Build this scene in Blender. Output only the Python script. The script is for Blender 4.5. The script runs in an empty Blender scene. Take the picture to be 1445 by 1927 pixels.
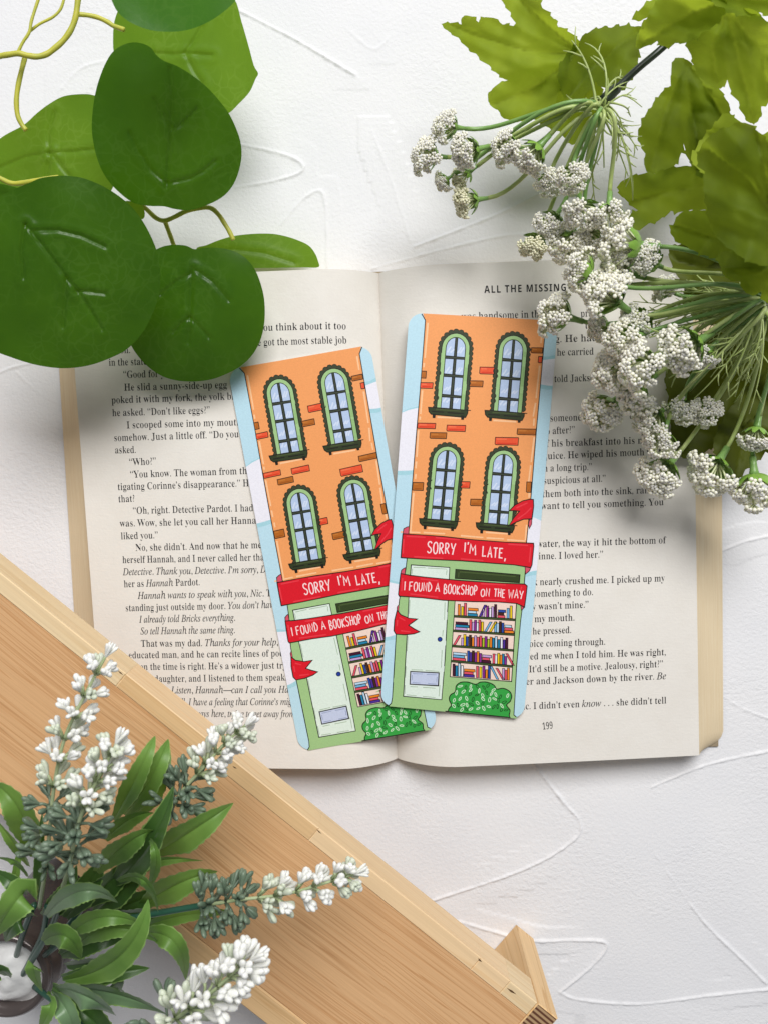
import bpy, math, random
import numpy as np
from mathutils import Vector, Matrix
from mathutils.geometry import delaunay_2d_cdt, tessellate_polygon

random.seed(7)
rng = np.random.default_rng(7)
SC = bpy.context.scene
COL = SC.collection

# ------------------------------------------------------------------ camera
FPX, TILT, DIST = 1700.0, math.radians(4.0), 0.381
CAMPOS = Vector((0, DIST * math.sin(TILT), DIST * math.cos(TILT)))
cam = bpy.data.cameras.new('camera')
cam.sensor_fit = 'HORIZONTAL'
cam.sensor_width = 36
cam.lens = 36 * FPX / 1445
cam.clip_start = 0.01
cam.clip_end = 20
cam.dof.use_dof = True
cam.dof.focus_distance = 0.366
cam.dof.aperture_fstop = 42
camo = bpy.data.objects.new('camera', cam)
camo.location = CAMPOS
camo.rotation_euler = (-TILT, 0, 0)
COL.objects.link(camo)
SC.camera = camo

# ------------------------------------------------------------------ light
world = bpy.data.worlds.new('World')
SC.world = world
world.use_nodes = True
bg = world.node_tree.nodes['Background']
bg.inputs[0].default_value = (0.93, 0.95, 1.0, 1)
bg.inputs[1].default_value = 0.19


def area(name, loc, target, sx, sy, power, color):
    l = bpy.data.lights.new(name, 'AREA')
    l.shape = 'RECTANGLE'
    l.size, l.size_y = sx, sy
    l.energy = power
    l.color = color
    o = bpy.data.objects.new(name, l)
    o.location = loc
    o.rotation_euler = (Vector(target) - Vector(loc)).to_track_quat('-Z', 'Y').to_euler()
    COL.objects.link(o)
    return o


area('window_light', (0.22, 1.08, 1.44), (0, 0.0, 0), 1.10, 0.80, 39.5, (1.0, 0.985, 0.97))
SC.view_settings.view_transform = 'Standard'
SC.view_settings.look = 'None'
SC.view_settings.exposure = 0.0
SC.view_settings.gamma = 1.0
SC.view_settings.use_curve_mapping = False
SC.cycles.max_bounces = 10
SC.cycles.use_denoising = True

# ------------------------------------------------------------------ helpers
CT, ST = math.cos(TILT), math.sin(TILT)


def P(px, py, z):
    """A point of the photograph (1445 x 1927) carried out along its sight line to the height z above the table."""
    x = (px - 722.5) / FPX
    y = -(py - 963.5) / FPX
    d = Vector((x, y * CT - ST, -y * ST - CT))
    t = (z - CAMPOS.z) / d.z
    return CAMPOS + d * t


def PX(size, z):
    return size / FPX * (DIST - z)


WORLD = {}


class MB:
    def __init__(s):
        s.v, s.f, s.m = [], [], []

    def add(s, verts, faces, mat=0):
        b = len(s.v)
        s.v.extend([tuple(p) for p in verts])
        for f in faces:
            s.f.append(tuple(i + b for i in f))
            s.m.append(mat)

    def tube(s, pts, rad, n=8, mat=0, cap=True):
        pts = [Vector(p) for p in pts]
        rads = rad if isinstance(rad, (list, tuple)) else [rad] * len(pts)
        T0 = (pts[1] - pts[0]).normalized()
        N = T0.orthogonal().normalized()
        vs, fs = [], []
        for i, p in enumerate(pts):
            T = (pts[min(i + 1, len(pts) - 1)] - pts[max(i - 1, 0)]).normalized()
            N = (N - T * N.dot(T))
            N = N.normalized() if N.length > 1e-9 else T.orthogonal().normalized()
            B = T.cross(N)
            for k in range(n):
                a = 2 * math.pi * k / n
                vs.append(p + (N * math.cos(a) + B * math.sin(a)) * rads[i])
        for i in range(len(pts) - 1):
            for k in range(n):
                fs.append((i * n + k, i * n + (k + 1) % n, (i + 1) * n + (k + 1) % n, (i + 1) * n + k))
        if cap:
            fs.append(tuple(range(n - 1, -1, -1)))
            fs.append(tuple((len(pts) - 1) * n + k for k in range(n)))
        s.add(vs, fs, mat)

    def petal(s, base, direc, length, wid, mat=0, flat=0.7):
        D = Vector(direc).normalized()
        N = D.orthogonal().normalized()
        N = Matrix.Rotation(random.random() * 6.28, 3, D) @ N
        B = D.cross(N)
        prof = [(0, .22), (.25, .5), (.5, .8), (.75, 1.0), (.9, .85), (1.0, .35)]
        n = 7
        vs = []
        for t, r in prof:
            for k in range(n):
                a = 2 * math.pi * k / n
                vs.append(Vector(base) + D * (t * length) + (N * math.cos(a) + B * math.sin(a) * flat) * (wid * r)
                          + B * (0.12 * length * (t * t)))
        fs = [(i * n + k, i * n + (k + 1) % n, (i + 1) * n + (k + 1) % n, (i + 1) * n + k)
              for i in range(len(prof) - 1) for k in range(n)]
        fs.append(tuple((len(prof) - 1) * n + k for k in range(n)))
        s.add(vs, fs, mat)

    def build(s, name, mats, parent=None, origin=(0, 0, 0), smooth=True, local=False):
        origin = Vector(origin)
        if parent is not None and not local:
            origin = WORLD[parent.name]
        me = bpy.data.meshes.new(name)
        if local:
            me.from_pydata(s.v, [], s.f)
        else:
            me.from_pydata([(x - origin.x, y - origin.y, z - origin.z) for x, y, z in s.v], [], s.f)
        for m in (mats if isinstance(mats, (list, tuple)) else [mats]):
            me.materials.append(m)
        me.polygons.foreach_set('material_index', s.m)
        me.polygons.foreach_set('use_smooth', [smooth] * len(s.f))
        me.update()
        o = bpy.data.objects.new(name, me)
        COL.objects.link(o)
        if parent is not None:
            o.parent = parent
            WORLD[o.name] = WORLD[parent.name]
        else:
            o.location = origin
            WORLD[o.name] = origin
        return o


def tag(o, label, cat, group=None, kind=None):
    if label:
        o['label'] = label
    if cat:
        o['category'] = cat
    if group:
        o['group'] = group
    if kind:
        o['kind'] = kind
    return o


def thing(name, loc, label, cat, rz=0.0, group=None):
    o = bpy.data.objects.new(name, None)
    o.empty_display_size = 0.01
    o.location = loc
    o.rotation_euler = (0, 0, rz)
    COL.objects.link(o)
    WORLD[o.name] = Vector(loc)
    return tag(o, label, cat, group)


def catmull(pts, k=6, closed=False):
    pts = [Vector(p) for p in pts]
    n = len(pts)
    out = []
    for i in range(n if closed else n - 1):
        if closed:
            a, b, c, d = pts[i - 1], pts[i], pts[(i + 1) % n], pts[(i + 2) % n]
        else:
            a, b, c, d = pts[max(i - 1, 0)], pts[i], pts[i + 1], pts[min(i + 2, n - 1)]
        for j in range(k):
            t = j / k
            out.append(0.5 * ((2 * b) + (c - a) * t + (2 * a - 5 * b + 4 * c - d) * t * t + (3 * b - a - 3 * c + d) * t ** 3))
    if not closed:
        out.append(pts[-1])
    return out


def s2l(c):
    return c / 12.92 if c <= 0.04045 else ((c + 0.055) / 1.055) ** 2.4


def hexc(h, k=1.0):
    return tuple(s2l(int(h[i:i + 2], 16) / 255) * k for i in (0, 2, 4)) + (1,)


# ------------------------------------------------------------------ materials
class NT:
    def __init__(s, name):
        s.mat = bpy.data.materials.new(name)
        s.mat.use_nodes = True
        s.t = s.mat.node_tree
        s.b = s.t.nodes['Principled BSDF']
        s.out = s.t.nodes['Material Output']

    def n(s, typ, **kw):
        nd = s.t.nodes.new(typ)
        for k, v in kw.items():
            setattr(nd, k, v)
        return nd

    def l(s, a, b):
        s.t.links.new(a, b)

    def coord(s, scale=(1, 1, 1), rot=(0, 0, 0)):
        tc = s.n('ShaderNodeTexCoord')
        mp = s.n('ShaderNodeMapping')
        mp.inputs['Scale'].default_value = scale
        mp.inputs['Rotation'].default_value = rot
        s.l(tc.outputs['Object'], mp.inputs['Vector'])
        return mp.outputs[0]

    def noise(s, vec, scale, detail=2, rough=0.5, dist=0.0):
        nd = s.n('ShaderNodeTexNoise')
        nd.inputs['Scale'].default_value = scale
        nd.inputs['Detail'].default_value = detail
        nd.inputs['Roughness'].default_value = rough
        nd.inputs['Distortion'].default_value = dist
        s.l(vec, nd.inputs['Vector'])
        return nd.outputs['Fac']

    def ramp(s, fac, stops):
        r = s.n('ShaderNodeValToRGB')
        e = r.color_ramp.elements
        e[0].position, e[0].color = stops[0]
        e[1].position, e[1].color = stops[-1]
        for p, c in stops[1:-1]:
            x = e.new(p)
            x.color = c
        s.l(fac, r.inputs[0])
        return r.outputs[0]

    def mix(s, fac, a, b, mode='MIX'):
        m = s.n('ShaderNodeMix', data_type='RGBA', blend_type=mode)
        for sock, v in ((m.inputs[0], fac), (m.inputs[6], a), (m.inputs[7], b)):
            if hasattr(v, 'links'):
                s.l(v, sock)
            else:
                sock.default_value = v
        return m.outputs[2]

    def math(s, op, a, b=0.0):
        m = s.n('ShaderNodeMath', operation=op)
        for sock, v in ((m.inputs[0], a), (m.inputs[1], b)):
            if hasattr(v, 'links'):
                s.l(v, sock)
            else:
                sock.default_value = v
        return m.outputs[0]

    def bump(s, h, strength, dist):
        b = s.n('ShaderNodeBump')
        b.inputs['Strength'].default_value = strength
        b.inputs['Distance'].default_value = dist
        s.l(h, b.inputs['Height'])
        s.l(b.outputs[0], s.b.inputs['Normal'])
        return b.outputs[0]


def gray(v):
    return (v, v, v, 1)


def mat_plain(name, col, rough=0.6, spec=0.3):
    t = NT(name)
    t.b.inputs['Base Color'].default_value = col
    t.b.inputs['Roughness'].default_value = rough
    t.b.inputs['Specular IOR Level'].default_value = spec
    return t.mat


def mat_plaster():
    t = NT('plaster')
    v = t.coord()
    big = t.noise(v, 22, 3)
    col = t.ramp(big, [(0.3, (0.75, 0.755, 0.78, 1)), (0.7, (0.79, 0.79, 0.805, 1))])
    speck = t.noise(v, 1500, 2)
    pit = t.ramp(speck, [(0.16, gray(0.55)), (0.22, gray(1))])
    t.l(t.mix(0.5, col, t.mix(1.0, col, pit, 'MULTIPLY')), t.b.inputs['Base Color'])
    t.b.inputs['Roughness'].default_value = 0.75
    t.b.inputs['Specular IOR Level'].default_value = 0.25
    fine = t.noise(v, 760, 3, 0.6, 0.2)
    rough = t.noise(t.coord((1, 1.4, 1), (0, 0, 0.7)), 420, 3, 0.6, 0.4)
    mask = t.ramp(t.noise(v, 16, 2), [(0.46, gray(0)), (0.62, gray(1))])
    h = t.math('ADD', t.math('MULTIPLY', fine, 0.55), t.math('MULTIPLY', t.math('MULTIPLY', rough, 0.9), mask))
    t.bump(h, 0.42, 0.0009)
    return t.mat


def mat_paper(name, col, col2):
    t = NT(name)
    v = t.coord()
    t.l(t.ramp(t.noise(v, 60, 4, 0.7), [(0.3, col), (0.7, col2)]), t.b.inputs['Base Color'])
    t.b.inputs['Roughness'].default_value = 0.85
    t.b.inputs['Specular IOR Level'].default_value = 0.15
    h = t.math('ADD', t.noise(v, 900, 3, 0.6), t.math('MULTIPLY', t.noise(t.coord((1, 6, 1)), 220, 2), 0.5))
    t.bump(h, 0.35, 0.00022)
    return t.mat


def mat_edge():
    t = NT('page_edges')
    tc = t.n('ShaderNodeTexCoord')
    sep = t.n('ShaderNodeSeparateXYZ')
    t.l(tc.outputs['Object'], sep.inputs[0])
    cmb = t.n('ShaderNodeCombineXYZ')
    t.l(sep.outputs[2], cmb.inputs[0])
    t.l(t.math('MULTIPLY', sep.outputs[1], 0.012), cmb.inputs[1])
    f = t.noise(cmb.outputs[0], 2600, 3, 0.7)
    blotch = t.noise(tc.outputs['Object'], 40, 3)
    c1 = t.ramp(f, [(0.3, (0.74, 0.60, 0.40, 1)), (0.5, (0.79, 0.66, 0.46, 1)), (0.7, (0.83, 0.72, 0.53, 1))])
    c2 = t.mix(t.math('MULTIPLY', blotch, 0.35), c1, (0.55, 0.40, 0.20, 1))
    t.l(c2, t.b.inputs['Base Color'])
    t.b.inputs['Roughness'].default_value = 0.85
    t.b.inputs['Specular IOR Level'].default_value = 0.1
    t.bump(f, 0.4, 0.0003)
    return t.mat


def mat_leaf(name, c_dark, c_light, trans_col, trans=0.4, rough=0.38, vein=0.0, vein_col=(0.2, 0.33, 0.08, 1), weave=0.0, spec=0.4, patch=35):
    t = NT(name)
    v = t.coord()
    base = t.ramp(t.noise(v, patch, 3, 0.55), [(0.3, c_dark), (0.7, c_light)])
    if vein > 0:
        vo = t.n('ShaderNodeTexVoronoi', feature='DISTANCE_TO_EDGE')
        vo.inputs['Scale'].default_value = 230
        wob = t.n('ShaderNodeVectorMath', operation='ADD')
        nz = t.n('ShaderNodeTexNoise')
        nz.inputs['Scale'].default_value = 90
        t.l(v, nz.inputs['Vector'])
        sc = t.n('ShaderNodeVectorMath', operation='SCALE')
        sc.inputs['Scale'].default_value = 0.012
        t.l(nz.outputs['Color'], sc.inputs[0])
        t.l(v, wob.inputs[0])
        t.l(sc.outputs[0], wob.inputs[1])
        t.l(wob.outputs[0], vo.inputs['Vector'])
        e = t.ramp(vo.outputs['Distance'], [(0.0, gray(vein)), (0.05, gray(vein * 0.6)), (0.10, gray(0))])
        breakup = t.ramp(t.noise(v, 50, 2), [(0.42, gray(0)), (0.6, gray(1))])
        base = t.mix(t.math('MULTIPLY', e, breakup), base, vein_col)
    t.l(base, t.b.inputs['Base Color'])
    t.b.inputs['Roughness'].default_value = rough
    t.b.inputs['Specular IOR Level'].default_value = spec
    if weave > 0:
        w1 = t.n('ShaderNodeTexWave', wave_type='BANDS', bands_direction='X')
        w1.inputs['Scale'].default_value = 900
        w1.inputs['Distortion'].default_value = 0.6
        w2 = t.n('ShaderNodeTexWave', wave_type='BANDS', bands_direction='Y')
        w2.inputs['Scale'].default_value = 900
        w2.inputs['Distortion'].default_value = 0.6
        t.l(v, w1.inputs['Vector'])
        t.l(v, w2.inputs['Vector'])
        hh = t.math('ADD', t.math('MAXIMUM', w1.outputs['Fac'], w2.outputs['Fac']), t.math('MULTIPLY', t.noise(v, 300, 2), 1.2))
        nrm = t.bump(hh, weave, 0.00025)
    else:
        nrm = t.bump(t.noise(v, 450, 3, 0.6), 0.25, 0.0002)
    tr = t.n('ShaderNodeBsdfTranslucent')
    tcol = t.mix(0.55, base, trans_col)
    t.l(tcol, tr.inputs['Color'])
    t.l(nrm, tr.inputs['Normal'])
    ms = t.n('ShaderNodeMixShader')
    ms.inputs[0].default_value = trans
    t.l(t.b.outputs[0], ms.inputs[1])
    t.l(tr.outputs[0], ms.inputs[2])
    t.l(ms.outputs[0], t.out.inputs['Surface'])
    return t.mat


def mat_soft(name, col, col2, trans=0.25, rough=0.5, scale=200):
    t = NT(name)
    v = t.coord()
    c = t.ramp(t.noise(v, scale, 2), [(0.3, col), (0.7, col2)])
    t.l(c, t.b.inputs['Base Color'])
    t.b.inputs['Roughness'].default_value = rough
    t.b.inputs['Subsurface Weight'].default_value = trans
    t.b.inputs['Subsurface Radius'].default_value = (0.0016, 0.0016, 0.0011)
    t.b.inputs['Subsurface Scale'].default_value = 1.0
    return t.mat


def mat_wood(name, c1, c2, c3, ring=260, contrast=1.0):
    """Softwood: growth lines run along the local X axis."""
    t = NT(name)
    v = t.coord((0.016, 1, 1))
    wob = t.noise(t.coord((0.35, 1, 1)), 22, 1)
    warp = t.n('ShaderNodeVectorMath', operation='ADD')
    cmb = t.n('ShaderNodeCombineXYZ')
    t.l(t.math('MULTIPLY', wob, 0.012), cmb.inputs[1])
    t.l(v, warp.inputs[0])
    t.l(cmb.outputs[0], warp.inputs[1])
    g = t.noise(warp.outputs[0], ring, 2, 0.45)
    g2 = t.noise(v, ring * 5, 3, 0.6)
    line = t.ramp(g, [(0.28, c2), (0.40, c2), (0.47, c1), (0.50, c3), (0.515, c2), (0.62, c2), (0.68, c1), (0.705, c3), (0.72, c2)])
    fib = t.ramp(g2, [(0.3, gray(0.86)), (0.65, gray(1.04))])
    col = t.mix(contrast, c2, line)
    col = t.mix(0.8, col, t.mix(1.0, col, fib, 'MULTIPLY'))
    tone = t.noise(t.coord((0.5, 1.2, 1)), 14, 2)
    col = t.mix(t.ramp(tone, [(0.35, gray(0)), (0.75, gray(0.4))]), col, c1)
    t.l(col, t.b.inputs['Base Color'])
    t.b.inputs['Roughness'].default_value = 0.5
    t.b.inputs['Specular IOR Level'].default_value = 0.3
    t.bump(t.math('ADD', g2, g), 0.18, 0.0003)
    return t.mat


M_PLASTER = mat_plaster()
M_PAGE = mat_paper('page_paper', (0.735, 0.70, 0.645, 1), (0.775, 0.745, 0.695, 1))
M_EDGE = mat_edge()
M_TEXT = mat_plain('printed_ink', (0.025, 0.024, 0.026, 1), 0.8, 0.1)
M_CARD = mat_plain('card_core', (0.78, 0.78, 0.76, 1), 0.7)
M_COVER = mat_plain('cover_card', (0.30, 0.24, 0.16, 1), 0.5)

# ------------------------------------------------------------------ table surface
RIDGES = [
    ([(450, 18), (560, 75), (668, 139)], 1.3), ([(700, 245), (735, 335), (772, 455)], 0.35),
    ([(440, 268), (520, 285), (563, 302), (567, 322), (515, 340), (445, 352)], 0.9),
    ([(520, 432), (568, 375), (603, 358), (614, 395), (616, 500)], 0.6),
    ([(780, 463), (850, 436), (940, 400), (1012, 364)], 1.0), ([(700, 505), (820, 472), (960, 441), (1045, 450)], 0.7),
    ([(110, 170), (150, 128), (195, 113)], 0.4), ([(0, 700), (25, 690), (62, 682)], 0.7), ([(30, 700), (75, 740), (115, 760)], 0.4),
    ([(1005, 1440), (1060, 1510), (1093, 1553), (1070, 1590), (980, 1640), (812, 1697)], 1.1),
    ([(1225, 1482), (1330, 1440), (1450, 1414)], 1.0),
    ([(1220, 1588), (1268, 1660), (1330, 1742), (1402, 1812), (1442, 1852)], 1.2),
    ([(862, 1735), (930, 1755), (1000, 1772), (1080, 1771), (1140, 1776), (1122, 1812), (1054, 1869)], 1.0),
    ([(1054, 1869), (1090, 1883), (1200, 1891), (1330, 1876), (1450, 1863)], 1.0),
    ([(1358, 1037), (1400, 1020), (1450, 1008)], 0.8), ([(1360, 1310), (1400, 1335), (1450, 1354)], 0.8),
    ([(1200, 1530), (1215, 1560), (1205, 1575), (1222, 1600)], 0.5), ([(100, 1140), (145, 1133)], 0.6),
    ([(1040, 120), (1180, 60), (1280, 20)], 0.5), ([(640, 40), (700, 90), (730, 70)], 0.3),
]


def build_table():
    ax = np.arange(-0.172, 0.1721, 0.0005)
    ay = np.arange(-0.222, 0.2221, 0.0005)
    far = np.array([0.19, 0.23, 0.3, 0.45, 0.8])
    X = np.concatenate([-far[::-1], ax, far])
    Y = np.concatenate([-far[::-1] - 0.05, ay, far + 0.05])
    gx, gy = np.meshgrid(X, Y)
    Z = np.zeros_like(gx)
    # soft undulation of the trowelled plaster
    for k in range(14):
        a, fr, ph = rng.uniform(0, 6.28), rng.uniform(20, 90), rng.uniform(0, 6.28)
        Z += 0.00010 * np.sin((gx * math.cos(a) + gy * math.sin(a)) * fr + ph)
    jit = np.zeros_like(gx)
    for k in range(10):
        a, fr, ph = rng.uniform(0, 6.28), rng.uniform(300, 1400), rng.uniform(0, 6.28)
        jit += np.sin((gx * math.cos(a) + gy * math.sin(a)) * fr + ph)
    for pts, amp in RIDGES:
        w = [P(x, y, 0) for x, y in pts]
        w = catmull(w, 5)
        for a, b in zip(w[:-1], w[1:]):
            x0, x1 = sorted((a.x, b.x))
            y0, y1 = sorted((a.y, b.y))
            sx = slice(*np.searchsorted(X, [x0 - 0.006, x1 + 0.006]))
            sy = slice(*np.searchsorted(Y, [y0 - 0.006, y1 + 0.006]))
            qx, qy = gx[sy, sx], gy[sy, sx]
            dx, dy = b.x - a.x, b.y - a.y
            L2 = dx * dx + dy * dy
            t = np.clip(((qx - a.x) * dx + (qy - a.y) * dy) / L2, 0, 1)
            d = np.hypot(qx - a.x - t * dx, qy - a.y - t * dy)
            side = ((qx - a.x) * dy - (qy - a.y) * dx) / math.sqrt(L2)
            w0 = 0.00050 * (1 + 0.06 * jit[sy, sx])
            r = amp * 0.00056 * np.exp(-(d / w0) ** 2) * (1 + 0.06 * jit[sy, sx])
            r += amp * 0.00012 * np.exp(-(d / 0.0035) ** 2) * (side > 0)
            Z[sy, sx] = np.maximum(Z[sy, sx], Z[sy, sx] * 0.2 + r)
    Z -= Z.max() * 0 + 0.0004
    ny, nx = gx.shape
    co = np.stack([gx, gy, Z], -1).reshape(-1, 3)
    idx = np.arange(nx * ny).reshape(ny, nx)
    quads = np.stack([idx[:-1, :-1], idx[:-1, 1:], idx[1:, 1:], idx[1:, :-1]], -1).reshape(-1, 4)
    me = bpy.data.meshes.new('table_surface')
    me.vertices.add(len(co))
    me.vertices.foreach_set('co', co.ravel())
    me.loops.add(quads.size)
    me.loops.foreach_set('vertex_index', quads.ravel())
    me.polygons.add(len(quads))
    me.polygons.foreach_set('loop_start', np.arange(0, quads.size, 4))
    me.polygons.foreach_set('use_smooth', np.ones(len(quads), dtype=bool))
    me.update()
    me.validate()
    me.materials.append(M_PLASTER)
    o = bpy.data.objects.new('table_surface', me)
    COL.objects.link(o)
    o['kind'] = 'structure'


build_table()

# ------------------------------------------------------------------ open book
ZG, ZPK, ZO = 0.0035, 0.0165, 0.0120


def page_h(s):
    s = max(0.0, min(1.0, s))
    if s < 0.2:
        return ZG + (ZPK - ZG) * math.sin(math.pi / 2 * s / 0.2) ** 0.75
    return ZPK + (ZO - ZPK) * ((s - 0.2) / 0.8) ** 1.3


G0, G1 = P(712, 514, ZG), P(748, 1427, ZG)
PAGES = {
    'L': dict(o0=P(128, 527, ZO), o1=P(197, 1442, ZO), b0=P(101, 524, 0.001), b1=P(157, 1436, 0.001)),
    'R': dict(o0=P(1302, 480, ZO), o1=P(1315.5, 1422, ZO), b0=P(1356, 482, 0.001), b1=P(1361, 1412, 0.001)),
}


def page_pt(k, s, t, dz=0.0):
    g = PAGES[k]
    p = G0.lerp(G1, t).lerp(g['o0'].lerp(g['o1'], t), s)
    return Vector((p.x, p.y, page_h(s) + dz))


def page_s(k, x, y):
    """distance from the gutter as a share of the page width"""
    g = PAGES[k]
    t, s = 0.5, 0.5
    for _ in range(6):
        a, b = G0.lerp(G1, t), g['o0'].lerp(g['o1'], t)
        d = b - a
        s = (x - a.x) / d.x
        ga, gb = G0.lerp(g['o0'], s), G1.lerp(g['o1'], s)
        t = (y - ga.y) / (gb.y - ga.y)
    return s


def on_page(k, px, py):
    z = 0.014
    for _ in range(5):
        p = P(px, py, z)
        z = page_h(page_s(k, p.x, p.y))
    return P(px, py, z)


UPRIGHT = "ABCDEGHIJNOPTWYabcdefghijklmnopqrstuvwxyz189.,“”’?-"
ITALIC = "BCDHILNSTYabcdefghijklmnopqrstuvwxyz.,’—-"
HEADER = "ALTHEMISNGR"


def within(p, poly):
    r = False
    for i in range(len(poly)):
        a, b = poly[i], poly[i - 1]
        if (a.y > p.y) != (b.y > p.y) and p.x < (b.x - a.x) * (p.y - a.y) / (b.y - a.y) + a.x:
            r = not r
    return r


def load_glyphs():
    D = {}
    for st, chars, font in (('r', UPRIGHT, FONT_UPRIGHT), ('i', ITALIC, FONT_ITALIC), ('h', HEADER, FONT_HEADER)):
        for ch, row in zip(chars, font):
            cs = [[Vector((c[j] / 1000, c[j + 1] / 1000, 0)) for j in range(0, len(c), 2)] for c in row[1:]]
            pts, tris = [], []
            for k, c in enumerate(cs):
                holes = [h for m, h in enumerate(cs) if m != k and within(h[0], c)]
                if any(within(c[0], h) for m, h in enumerate(cs) if m != k):
                    continue
                b = len(pts)
                loops = [c] + holes
                tris += [tuple(i + b for i in f) for f in tessellate_polygon(loops)]
                pts += [p for q in loops for p in q]
            D[st + ch] = (row[0] / 1000, pts, tris)
    return D


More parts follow.
